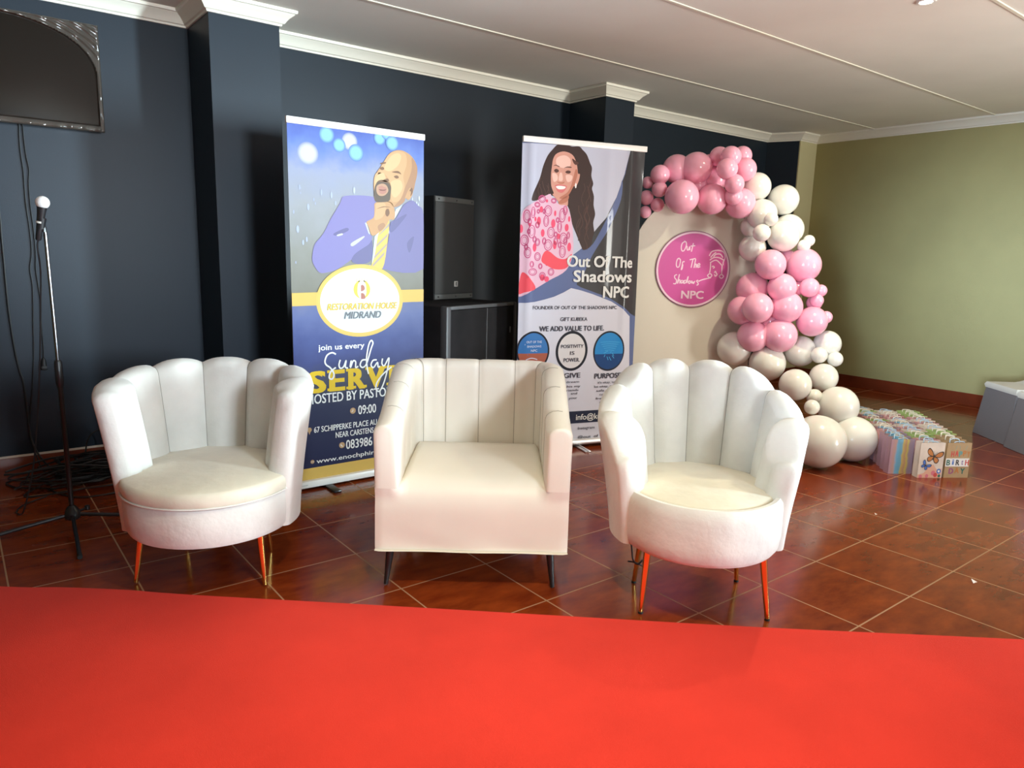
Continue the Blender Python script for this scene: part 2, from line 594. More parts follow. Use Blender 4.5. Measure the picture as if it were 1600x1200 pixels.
# ------------------------------------------------------------------ red carpet
def carpet():
    edge = [(-2.2, 5.09), (-0.6, 3.74), (0.051, 3.186), (0.243, 3.046), (0.432, 2.890), (0.617, 2.715), (1.074, 2.312), (1.694, 1.760), (2.207, 1.308), (2.892, 0.735), (3.6, 0.13), (4.3, -0.47)]
    edge = [e for e in edge if e[1] < 4.0]
    up = smooth_path([(x, y, 0) for x, y in edge], 6)
    d = Vector((0.645, -0.764, 0))
    n = Vector((-0.651, -0.759, 0))
    W = 2.0
    rings = []
    for i, p in enumerate(up):
        q = p + n * W
        rr = []
        for f in [0, 0.002, 0.02, .1, .3, .5, .7, .9, 1.0]:
            c = p + n * (W * f)
            z = 0.007 + 0.0012 * math.sin(c.x * 5 + c.y * 3) * (1 if 0 < f < 1 else 0)
            if f == 0:
                z = 0.001
            rr.append((c.x, c.y, z))
        rr += [(q.x, q.y, 0.0005), (p.x, p.y, 0.0005)]
        rings.append(rr)
    o = MB().loft(rings, True).build('red_carpet', 'red_felt', None, 50)
    tag(o, 'wide red felt carpet runner laid across the tiled floor in the foreground', 'carpet')


carpet()


# ------------------------------------------------------------------ armchairs
def shell_mesh(stations, zo, zi, ki=14, ko=8, cap=0.03, capn=5, pc=1.0):
    """Padded back shell. station: P, N, T, H, F, th, bulge, scallop amount 0..1 (u profile already applied), roll."""
    def section(s, ca=1.0, dH=0.0):
        P, N, H, F, th, bu, rt = s['P'], s['N'], s['H'] - dH, s['F'], s['th'], s['b'], s['rt']
        pw = s.get('pw', 1.3)
        pts = []

        def fl(z):
            return F * max(0.0, (z - zo) / max(1e-6, (H - zo))) ** pw
        zt = H - rt
        for k in range(ki + 1):
            f = k / ki
            z = zi + (zt - zi) * f
            pts.append((fl(z) - th - bu * (0.55 + 0.45 * sstep(0, .25, f)), z))
        xc_in, xc_out = pts[-1][0], fl(zt)
        mid, hw = (xc_in + xc_out) / 2, (xc_out - xc_in) / 2
        for k in range(1, 8):
            a = math.pi * k / 8
            pts.append((mid - hw * math.cos(a), zt + rt * math.sin(a)))
        for k in range(ko + 1):
            z = zt + (zo - zt) * k / ko
            pts.append((fl(z), z))
        out = []
        for (o_, z) in pts:
            m = fl(min(z, zt)) - th / 2
            oo = m + (o_ - m) * ca
            out.append((P[0] + N[0] * oo, P[1] + N[1] * oo, z))
        return out
    rings = []
    s0, s1 = stations[0], stations[-1]
    for k in range(capn, 0, -1):
        a = math.pi / 2 * k / capn * 0.97
        r = section(s0, max(0.05, math.cos(a) ** pc), cap * (1 - math.cos(a)))
        rings.append([(x - s0['T'][0] * cap * math.sin(a), y - s0['T'][1] * cap * math.sin(a), z) for x, y, z in r])
    for s in stations:
        rings.append(section(s))
    for k in range(1, capn + 1):
        a = math.pi / 2 * k / capn * 0.97
        r = section(s1, max(0.05, math.cos(a) ** pc), cap * (1 - math.cos(a)))
        rings.append([(x + s1['T'][0] * cap * math.sin(a), y + s1['T'][1] * cap * math.sin(a), z) for x, y, z in r])
    seams = [[Vector(p) for p in section(s)[1:ki + 6]] for s in stations if s.get('seam')]
    return rings, seams


def puff(u):
    return max(0.0, 1 - abs(2 * u - 1) ** 2.6)


def shell_stations(rx, ry, cy, phi, nch, Hf, Ff, th, bulge, scal, rt, per=10, pw=1.3):
    out = []
    tot = nch * per
    for i in range(tot + 1):
        ph = -phi + 2 * phi * i / tot
        u = (i % per) / per
        seam = (i % per == 0) and 0 < i < tot
        w = puff(u)
        P = (rx * math.sin(ph), cy + ry * math.cos(ph))
        n = Vector((math.sin(ph) / rx, math.cos(ph) / ry)).normalized()
        T = (rx * math.cos(ph), -ry * math.sin(ph))
        L = math.hypot(*T)
        H = Hf(ph) + scal * (w - 1)
        out.append(dict(P=P, N=(n.x, n.y), T=(T[0] / L, T[1] / L), H=H, F=Ff(ph), th=th + .034 * sstep(1.25, 1.85, abs(ph)), b=bulge * w - bulge * .35, rt=rt, seam=seam, pw=pw))
    return out


def leg_mesh(x0, y0, z0, x1, y1, r0, r1, name, m, parent, foot=None):
    l = MB().tube([(x0, y0, z0), (x0 + (x1 - x0) * .5, y0 + (y1 - y0) * .5, z0 * .5 + .002), (x1, y1, 0.006)], [r0, (r0 + r1) / 2, r1], 16).build(name, m, parent, 40)
    if foot:
        MB().tube([(x1, y1, 0.008), (x1, y1, 0.0)], r1 * 1.15, 12).build('foot_cap', foot, l)
    return l


def dome(b, rx, ry, cy, z0, z1, zc, seg=48, cx=0.0, roll=0.03):
    """Cushion: rounded rim between z0 and z1, crowned to zc."""
    prof = [(0.97, z0)]
    for k in range(7):
        a = -math.pi / 2 + math.pi * k / 6
        prof.append((1.0 - roll + roll * math.cos(a) * 1.0, (z0 + z1) / 2 + (z1 - z0) / 2 * math.sin(a)))
    for f in (.85, .65, .45, .25, .1, 0.01):
        prof.append((f, z1 + (zc - z1) * (1 - f * f)))
    b.lathe(prof, seg, (cx, cy), rx, ry)


def chair_left():
    t = empty('shell_armchair', (0.77, 2.92, 0), math.radians(-28),
              'off-white velvet channel-back armchair on gold legs, nearest the microphone stand', 'armchair')
    Hf = lambda p: 0.820 - 0.034 * sstep(.5, 1.9, abs(p))
    st = shell_stations(0.332, 0.325, -0.005, math.radians(112), 7, Hf, lambda p: 0.072, 0.085, 0.040, 0.024, 0.036)
    rings, seams = shell_mesh(st, 0.220, 0.36, cap=0.035)
    bk = MB().loft(rings, True).build('backrest', 'velvet', t, 60)
    s = MB()
    for q in seams:
        s.tube([(p.x, p.y, p.z) for p in q], 0.0022, 5)
    s.build('seam_piping', 'velvet_seam_shade', bk)
    b = MB()
    b.lathe([(0.90, 0.216), (0.955, 0.220), (0.985, 0.240), (1.0, 0.30), (1.0, 0.364), (0.98, 0.376), (0.5, 0.378)], 64, (0, -0.012), 0.322, 0.345)
    b.build('seat_base', 'velvet', t, 40)
    c = MB()
    dome(c, 0.326, 0.352, -0.016, 0.368, 0.432, 0.462, 64, roll=.05)
    cu = c.build('seat_cushion', 'velvet_seat', t, 60)
    p = MB()
    p.tube([(0.326 * math.sin(a), -0.014 - 0.349 * math.cos(a), 0.375) for a in [math.radians(-78 + 156 * k / 40) for k in range(41)]], 0.004, 6)
    p.build('cushion_piping', 'velvet', cu)
    ca, sa = math.cos(math.radians(-9)), math.sin(math.radians(-9))
    for x, y, X, Y in ((-.225, -.14, -.249, -.167), (.225, -.14, .247, -.163), (-.17, .13, -.19, .152), (.15, .14, .166, .164)):
        x, y, X, Y = x * ca - y * sa, x * sa + y * ca, X * ca - Y * sa, X * sa + Y * ca
        leg_mesh(x, y, .228, X, Y, .0145, .0085, 'leg', 'gold', t)


def chair_right():
    t = empty('shell_armchair', (2.206, 1.655, 0), math.radians(-41),
              'off-white velvet channel-back armchair with sloping arms and gold legs, beside the white balloons', 'armchair')
    Hf = lambda p: 0.880 - 0.150 * sstep(.45, 1.75, abs(p)) - 0.115 * sstep(1.55, 2.1, abs(p))
    st = shell_stations(0.328, 0.325, 0.005, math.radians(116), 8, Hf, lambda p: 0.072 - 0.030 * sstep(1.5, 2.0, abs(p)), 0.085, 0.042, 0.036, 0.036, pw=1.2)
    rings, seams = shell_mesh(st, 0.250, 0.40, cap=0.035)
    bk = MB().loft(rings, True).build('backrest', 'velvet', t, 60)
    s = MB()
    for q in seams:
        s.tube([(p.x, p.y, p.z) for p in q], 0.0022, 5)
    s.build('seam_piping', 'velvet_seam_shade', bk)
    b = MB()
    b.lathe([(0.88, 0.246), (0.945, 0.250), (0.98, 0.266), (1.0, 0.31), (1.0, 0.41), (0.99, 0.438), (0.955, 0.455), (0.91, 0.455), (0.885, 0.445), (0.875, 0.43), (0.5, 0.425)], 64, (0, -0.012), 0.308, 0.336)
    b.build('seat_base', 'velvet', t, 50)
    c = MB()
    dome(c, 0.272, 0.292, -0.012, 0.415, 0.455, 0.478, 56, roll=0.04)
    c.build('seat_cushion', 'velvet_seat', t, 60)
    for x, y, X, Y in ((-.20, -.165, -.216, -.193), (.215, -.165, .243, -.196), (.185, .105, .208, .118), (-.19, .055, -.214, .060)):
        leg_mesh(x, y, .25, X, Y, .0140, .0085, 'leg', 'gold', t, 'rubber')
    w = MB().tube(smooth_path([(-.235, -.085, .262), (-.250, -.085, .235), (-.248, -.09, .20), (-.242, -.095, .165), (-.225, -.10, .150), (-.206, -.09, .163)], 6), 0.0035, 6)
    w.tube(smooth_path([(-.262, -.10, .160), (-.235, -.095, .155), (-.205, -.092, .140)], 4), 0.003, 6)
    w.build('loose_webbing', 'cable_black', t, label='black strap hanging loose under the seat')


def chair_mid():
    t = empty('tub_armchair', (1.7, 2.42, 0), math.radians(-37),
              'cream leather square-fronted tub armchair on black tapered legs, between the two channel-back armchairs', 'armchair')
    X, YF, YB, R = 0.374, -0.298, 0.375, 0.17
    path = []

    def lin(a, b, n):
        for k in range(n):
            f = k / n
            path.append((a[0] + (b[0] - a[0]) * f, a[1] + (b[1] - a[1]) * f))
    lin((-X, YF), (-X, YB - R), 34)
    for k in range(24):
        a = math.pi - math.pi / 2 * k / 24
        path.append((-X + R + R * math.cos(a), YB - R + R * math.sin(a)))
    lin((-X + R, YB), (X - R, YB), 30)
    for k in range(24):
        a = math.pi / 2 - math.pi / 2 * k / 24
        path.append((X - R + R * math.cos(a), YB - R + R * math.sin(a)))
    lin((X, YB - R), (X, YF), 34)
    path.append((X, YF))
    ds = [0.0]
    for a, b in zip(path, path[1:]):
        ds.append(ds[-1] + math.dist(a, b))
    tot = ds[-1]
    nch = 12
    st = []
    n = len(path)
    last = 0
    for i, (x, y) in enumerate(path):
        a, b = path[max(0, i - 1)], path[min(n - 1, i + 1)]
        T = Vector((b[0] - a[0], b[1] - a[1])).normalized()
        N = Vector((-T.y, T.x))
        q = ds[i] / tot * nch
        u = q - int(q)
        w = max(0.0, 1 - abs(2 * u - 1) ** 8)
        seam = int(q) != last and 0 < int(q) < nch
        last = int(q)
        H = 0.655 + 0.158 * sstep(-.30, .24, y)
        st.append(dict(P=(x, y), N=(N.x, N.y), T=(T.x, T.y), H=H + .004 * (w - 1), F=0.004, th=0.092, b=0.007 * w, rt=0.034, seam=seam, pw=1.0))
    rings, seams = shell_mesh(st, 0.40, 0.40, cap=0.014, capn=6, pc=.35)
    bk = MB().loft(rings, True).build('backrest', 'leather', t, 60)
    s = MB()
    for q in seams:
        s.tube([(p.x, p.y, p.z) for p in q], 0.0018, 5)
    s.build('seam_piping', 'leather_seam', bk)
    # box base with one continuous waterfall seat and front panel
    prof = [(.26, .30), (.26, .432), (.15, .441), (.0, .446), (-.10, .443), (-.18, .436), (-.235, .424), (-.270, .403), (-.295, .372), (-.308, .33), (-.312, .28), (-.314, .22), (-.314, .175), (-.3135, .162), (-.311, .157), (-.29, .1565), (.20, .157)]
    prof = [(p.x, p.y) for p in smooth_path([(a, b, 0) for a, b in prof], 3)]
    rings = []
    NX = 40
    for k in range(NX + 1):
        x = -.373 + .746 * k / NX
        e = sstep(.255, .30, abs(x))
        rr = []
        edge = sstep(.360, .373, abs(x)) * .006
        for (y, z) in prof:
            z2 = z
            if z > .39:
                z2 = z - e * (z - .402) - (0 if e else 0)
            yy = y
            if y < -.2 and z > .3:
                yy = y - e * (0.0 if z < .36 else -0.0)
                # side parts keep a square top edge under the arm fronts
                yy = y + e * (max(-.312, -.312) - y) * sstep(.33, .40, z) * sstep(.15, .25, -y)
            wr = 0.0025 * math.sin(18 * x + 30 * z) * sstep(.15, .3, .45 - z) * (1 if y < -.28 else 0)
            rr.append((x, yy + (edge if y < -.2 else 0) + wr, z2))
        rings.append(rr)
    MB().loft(rings, True).build('seat', 'leather', t, 50)
    MB().box(-.371, .371, -.25, .372, .160, .402, .012).build('seat_frame', 'leather', t, 40)
    for x, y, X2, Y2 in ((-.318, -.272, -.333, -.298), (.306, -.272, .321, -.297), (-.318, .32, -.33, .34), (.306, .32, .32, .34)):
        leg_mesh(x, y, .158, X2, Y2, .017, .0085, 'leg', 'black_wood', t)


chair_left()
chair_mid()
chair_right()

# ------------------------------------------------------------------ printed banners
ART1 = [
    ('sleeve', [[(301, 1567), (445, 1576), (480, 1553), (469, 1461), (423, 1437), (445, 1379), (458, 1357), (435, 1319), (356, 1269), (340, 1243), (287, 1206), (239, 1180), (162, 1165), (128, 1197), (114, 1233), (119, 1275), (131, 1315), (178, 1369), (217, 1441), (253, 1496), (277, 1533)]]),
    ('suit', [[(654, 1543), (637, 1519), (597, 1459), (570, 1441), (560, 1365), (536, 1260), (520, 1190), (786, 1192), (789, 1492), (746, 1543), (705, 1570)]]),
    ('fold', [[(235, 1371), (306, 1403), (318, 1389), (254, 1361)], [(356, 1269), (435, 1319), (458, 1342), (452, 1238), (384, 1214), (336, 1229)], [(570, 1435), (664, 1492), (657, 1468), (577, 1389)], [(674, 1334), (719, 1371), (691, 1281)]]),
    ('shirt', [[(451, 1193), (472, 1363), (498, 1392), (504, 1375), (478, 1282), (471, 1196)], [(416, 1434), (425, 1437), (447, 1373), (437, 1378)], [(604, 1517), (644, 1543), (600, 1471), (584, 1462)]]),
    ('tie', [[(560, 1458), (537, 1422), (505, 1392), (491, 1363), (471, 1259), (451, 1193), (520, 1193), (550, 1330), (562, 1423)]]),
    ('tiestripe', [[(562, 1441), (505, 1381), (498, 1369), (562, 1423)], [(554, 1383), (486, 1323), (481, 1305), (549, 1365)], [(547, 1330), (471, 1259), (468, 1242), (545, 1316)], [(533, 1284), (459, 1213), (457, 1196), (530, 1266)]]),
    ('skin', [[(533, 1766), (565, 1808), (611, 1830), (657, 1829), (704, 1805), (735, 1762), (738, 1717), (725, 1664), (713, 1622), (704, 1593), (684, 1571), (664, 1579), (654, 1558), (624, 1536), (590, 1528), (564, 1552), (480, 1550), (471, 1600), (469, 1644), (475, 1683), (491, 1707), (513, 1737)], [(480, 1544), (564, 1554), (590, 1528), (598, 1488), (590, 1459), (564, 1457), (541, 1422), (508, 1392), (459, 1368), (434, 1418), (425, 1440), (467, 1465), (473, 1510)]]),
    ('skin_mid', [[(530, 1760), (565, 1806), (617, 1826), (664, 1815), (671, 1762), (650, 1698), (657, 1636), (624, 1564), (577, 1562), (571, 1652), (532, 1699), (494, 1685), (507, 1720)], [(475, 1683), (494, 1702), (529, 1699), (545, 1667), (500, 1660), (474, 1628)], [(483, 1539), (532, 1547), (541, 1508), (518, 1467), (473, 1454), (480, 1505)]]),
    ('skin_light', [[(547, 1759), (578, 1799), (617, 1815), (637, 1799), (621, 1755), (584, 1723), (555, 1715), (533, 1726)], [(484, 1681), (526, 1704), (539, 1672), (500, 1658), (481, 1634)], [(571, 1658), (630, 1674), (644, 1629), (604, 1580), (577, 1596)]]),
    ('skin_dark', [[(704, 1799), (735, 1762), (738, 1717), (725, 1664), (713, 1622), (691, 1638), (664, 1590), (657, 1561), (624, 1536), (590, 1528), (637, 1577), (664, 1642), (691, 1701), (704, 1748)], [(505, 1392), (537, 1422), (524, 1439), (492, 1420)]]),
    ('beard', [[(474, 1617), (490, 1654), (519, 1666), (558, 1659), (574, 1635), (571, 1595), (564, 1561), (532, 1550), (480, 1550), (471, 1588)]]),
    ('chin', [[(488, 1632), (519, 1647), (546, 1639), (557, 1611), (535, 1586), (503, 1582), (486, 1601)]]),
    ('lip', [[(500, 1629), (516, 1635), (529, 1631), (544, 1627), (546, 1615), (531, 1616), (509, 1615), (498, 1620)]]),
    ('lip', [[(501, 1607), (522, 1610), (544, 1612), (542, 1601), (524, 1592), (506, 1595)]]),
    ('lipdark', [[(498, 1615), (522, 1615), (546, 1617), (532, 1610), (509, 1609)]]),
    ('feature', [[(507, 1728), (523, 1735), (533, 1726), (523, 1718), (510, 1720)], [(591, 1690), (611, 1697), (622, 1687), (607, 1680)], [(510, 1753), (539, 1761), (542, 1755), (517, 1747)], [(578, 1712), (617, 1721), (637, 1705), (617, 1709)], [(519, 1662), (552, 1676), (561, 1664), (542, 1658)], [(541, 1508), (557, 1515), (564, 1492), (551, 1474), (539, 1485)], [(486, 1511), (528, 1527), (571, 1524), (529, 1523)], [(689, 1621), (704, 1639), (710, 1616), (695, 1592), (699, 1616)], [(490, 1654), (532, 1665), (565, 1654), (571, 1635), (552, 1653), (506, 1654)]]),
    ('buttons', [[(333, 1324), (402, 1362), (408, 1355), (345, 1309)], [(253, 1365), (282, 1374), (286, 1366), (258, 1358)]]),
]
BOKEH = [('bokeh_pale', 105, 1763, 46), ('bokeh_pale', 334, 1846, 36), ('bokeh_cyan', 369, 1792, 36), ('bokeh_cyan', 207, 1865, 34), ('bokeh_cyan', 275, 1821, 29), ('bokeh_cyan', 507, 1880, 28), ('bokeh_cyan', 553, 1915, 32), ('bokeh_cyan', 582, 1863, 32)]
ART2 = [
    ('backdrop', [[(-81, 1963), (752, 1989), (719, 1821), (664, 1660), (568, 1478), (488, 1377), (300, 1244), (-75, 1045), (-77, 1355)]]),
    ('dark', [[(486, 1412), (593, 1532), (671, 1677), (726, 1826), (752, 1990), (1044, 2015), (989, 1743), (937, 1427), (936, 889), (668, 982), (520, 1039), (404, 1101), (413, 1207), (436, 1306)]]),
    ('band', [[(-29, 1040), (103, 1074), (202, 1130), (329, 1205), (380, 1299), (483, 1344), (543, 1420), (671, 1677), (704, 1782), (701, 1654), (625, 1478), (507, 1289), (443, 1151), (404, 1101), (519, 1058), (667, 1007), (817, 916), (819, 877), (363, 1073), (106, 982), (-27, 976)]]),
    ('hair', [[(199, 1939), (224, 1964), (259, 1975), (304, 1970), (331, 1964), (380, 1968), (404, 1951), (437, 1922), (463, 1872), (478, 1842), (476, 1794), (492, 1747), (485, 1715), (501, 1668), (502, 1612), (516, 1556), (505, 1502), (515, 1442), (505, 1408), (494, 1351), (444, 1325), (424, 1349), (383, 1429), (353, 1488), (311, 1606), (192, 1660), (149, 1638), (71, 1618), (70, 1653), (98, 1717), (118, 1764), (137, 1835), (165, 1898)]]),
    ('wface', [[(203, 1882), (226, 1914), (279, 1930), (338, 1911), (368, 1858), (379, 1804), (393, 1799), (386, 1757), (369, 1724), (351, 1723), (343, 1707), (318, 1666), (312, 1595), (257, 1600), (247, 1623), (206, 1664), (214, 1673), (195, 1718), (191, 1784), (196, 1839)]]),
    ('wlight', [[(227, 1887), (280, 1907), (321, 1886), (319, 1843), (274, 1829), (229, 1845)], [(200, 1793), (232, 1787), (237, 1756), (211, 1743)], [(294, 1787), (339, 1786), (332, 1754), (305, 1748)], [(251, 1796), (267, 1797), (273, 1754), (246, 1753)]]),
    ('wshade', [[(360, 1826), (377, 1804), (360, 1740), (343, 1707), (318, 1666), (283, 1641), (255, 1647), (308, 1682), (337, 1734)], [(252, 1623), (318, 1666), (310, 1626), (262, 1608)], [(233, 1744), (252, 1733), (279, 1735), (287, 1747), (269, 1742), (251, 1741)]]),
    ('wdark', [[(211, 1809), (221, 1821), (239, 1818), (244, 1807), (227, 1798)], [(289, 1806), (306, 1817), (327, 1812), (321, 1800), (303, 1798)], [(205, 1836), (220, 1846), (247, 1838), (245, 1834), (221, 1841)], [(279, 1829), (301, 1840), (328, 1840), (330, 1834), (301, 1834)], [(334, 1891), (362, 1877), (381, 1867), (363, 1854), (345, 1864)]]),
    ('wlip', [[(221, 1720), (256, 1728), (302, 1721), (294, 1697), (272, 1678), (245, 1682), (231, 1697)]]),
    ('teeth', [[(228, 1715), (257, 1720), (295, 1716), (284, 1702), (253, 1698), (237, 1703)]]),
    ('dress', [[(65, 1601), (181, 1665), (202, 1648), (257, 1604), (312, 1595), (351, 1488), (366, 1313), (323, 1195), (202, 1126), (103, 1070), (-54, 1021), (-57, 1105), (-26, 1189), (-13, 1273), (-7, 1416), (6, 1522), (24, 1569)]]),
    ('dressred', [[(-61, 1037), (-49, 1073), (-18, 1109), (20, 1176), (67, 1141), (110, 1074), (37, 1049)], [(144, 1251), (162, 1305), (195, 1312), (258, 1271), (313, 1266), (359, 1298), (329, 1212), (247, 1198), (185, 1221)]]),
]
RINGS = [(38, 1523, 23, 41), (77, 1548, 16, 36), (179, 1562, 28, 35), (280, 1539, 24, 45), (71, 1430, 26, 42), (204, 1429, 27, 36), (168, 1499, 20, 36), (263, 1467, 17, 36), (136, 1633, 26, 24), (104, 1597, 20, 17), (293, 1396, 28, 36), (27, 1375, 26, 36), (187, 1350, 30, 36), (290, 1311, 24, 39), (49, 1299, 23, 35), (116, 1276, 23, 27), (86, 1179, 30, 24), (154, 1156, 23, 24), (240, 1376, 17, 24), (214, 1181, 23, 24), (216, 1626, 20, 17), (299, 1570, 17, 30), (113, 1366, 18, 24), (56, 1489, 14, 23), (109, 1473, 16, 21), (152, 1558, 12, 17), (248, 1508, 13, 18), (92, 1383, 15, 21), (238, 1418, 15, 18), (159, 1374, 15, 23), (308, 1378, 15, 27), (78, 1227, 16, 21), (138, 1216, 15, 19), (184, 1241, 15, 22), (268, 1353, 13, 21), (327, 1415, 12, 24), (51, 1430, 11, 17), (38, 1334, 12, 21), (112, 1556, 11, 15)]
DOTS = [(132, 1569, 12, 20), (118, 1497, 14, 27), (218, 1486, 15, 27), (314, 1463, 14, 24), (5, 1446, 13, 26), (229, 1549, 8, 18), (147, 1424, 13, 24), (94, 1333, 13, 27), (234, 1352, 13, 27), (337, 1342, 14, 28), (259, 1407, 13, 18), (154, 1144, 17, 21), (185, 1135, 17, 18), (94, 1508, 7, 15), (56, 1471, 7, 12), (329, 1518, 8, 18), (169, 1623, 8, 10)]
WHITE2 = [(-27, 982), (39, 982), (106, 989), (173, 1004), (241, 1022), (308, 1050), (363, 1079), (433, 1065), (520, 1041), (593, 1017), (668, 991), (744, 949), (819, 890), (870, 238), (877, -41), (-44, 8), (-34, 459)]
EMBLEM = (388, 1016, 258, 197)
CIRCLES = [(108, 669, 115, 131), (386, 664, 118, 134), (667, 657, 120, 137)]
TEXT1 = [
    ('join us every', 136, 404, 757, 31, 'white', 'slab'),
    ('SERVICE', 73, 823, 532, 114, 'yellow', 'slab'),
    ('HOSTED BY PASTOR ENOCH', 68, 788, 470, 53, 'white', ''),
    ('09:00', 361, 472, 383, 51, 'white', ''),
    ('67 SCHIPPERKE PLACE AU', 101, 476, 311, 32, 'white', ''),
    ('NEAR CARSTENS', 225, 455, 266, 32, 'white', ''),
    ('083986', 285, 446, 193, 52, 'white', ''),
    ('www.enochphiri', 111, 466, 138, 25, 'white', 'slab'),
    ('RESTORATION HOUSE', 189, 609, 970, 35, 'gold', 'it'),
    ('MIDRAND', 285, 508, 921, 38, 'grey', 'it'),
]
TEXT2 = [
    ('Out Of The', 324, 816, 1218, 73, 'white', 'b'),
    ('Shadows', 375, 817, 1121, 75, 'white', 'b'),
    ('NPC', 598, 799, 1018, 76, 'white', 'b'),
    ('FOUNDER OF OUT OF THE SHADOWS NPC', 94, 710, 941, 23, 'ink', ''),
    ('GIFT KUBEKA', 293, 491, 864, 25, 'ink', ''),
    ('WE ADD VALUE TO LIFE.', 144, 620, 799, 33, 'ink', 'b'),
    ('OUT OF THE', 57, 165, 723, 15, 'pale', ''),
    ('SHADOWS', 62, 162, 694, 14, 'pale', ''),
    ('NPC', 90, 135, 666, 15, 'pale', ''),
    ('POSITIVITY', 305, 471, 685, 23, 'ink', 'slab'),
    ('IS', 373, 406, 639, 24, 'ink', 'slab'),
    ('POWER.', 328, 447, 592, 26, 'ink', 'slab'),
    ('GIVE', 333, 457, 484, 33, 'ink', 'b'),
    ('PURPOSE', 564, 768, 471, 35, 'ink', 'b'),
    ("it's okay, not", 591, 740, 435, 15, 'ink', ''),
    ('be okay, create', 567, 767, 408, 15, 'ink', ''),
    ('safe space', 584, 749, 379, 16, 'ink', ''),
    ('community', 610, 750, 352, 16, 'ink', ''),
    ('free abuse', 582, 757, 325, 15, 'ink', ''),
    ('mates', 613, 723, 299, 15, 'ink', ''),
    ('I dream', 334, 449, 449, 14, 'ink', ''),
    ('this my', 345, 460, 418, 15, 'ink', ''),
    ('friends', 346, 447, 392, 15, 'ink', ''),
    ('and', 390, 438, 369, 15, 'ink', ''),
    ('your', 377, 440, 338, 15, 'ink', ''),
    ('info@kubeka', 437, 730, 191, 40, 'white', ''),
    ('Instagram', 455, 583, 123, 20, 'ink', ''),
    ('@out_of_the_shadows', 457, 877, 59, 21, 'ink', ''),
]
SUNDAY = [[(234, 731), (212, 741), (184, 729), (171, 698), (178, 677), (199, 661), (217, 635), (220, 614), (209, 597), (193, 606), (202, 637), (232, 659)], [(259, 699), (251, 672), (258, 653), (277, 659), (293, 693), (288, 658), (303, 650)], [(315, 656), (323, 691), (318, 652), (334, 687), (349, 682), (349, 650), (364, 656)], [(411, 689), (388, 687), (376, 662), (391, 647), (415, 667), (443, 748), (455, 780), (444, 795), (428, 767), (415, 696), (419, 641), (426, 608)], [(478, 684), (455, 682), (442, 657), (458, 642), (482, 669), (486, 643), (498, 646)], [(514, 689), (510, 660), (526, 648), (555, 690), (542, 613), (518, 541), (493, 503), (473, 516), (477, 552), (514, 597), (571, 637)]]


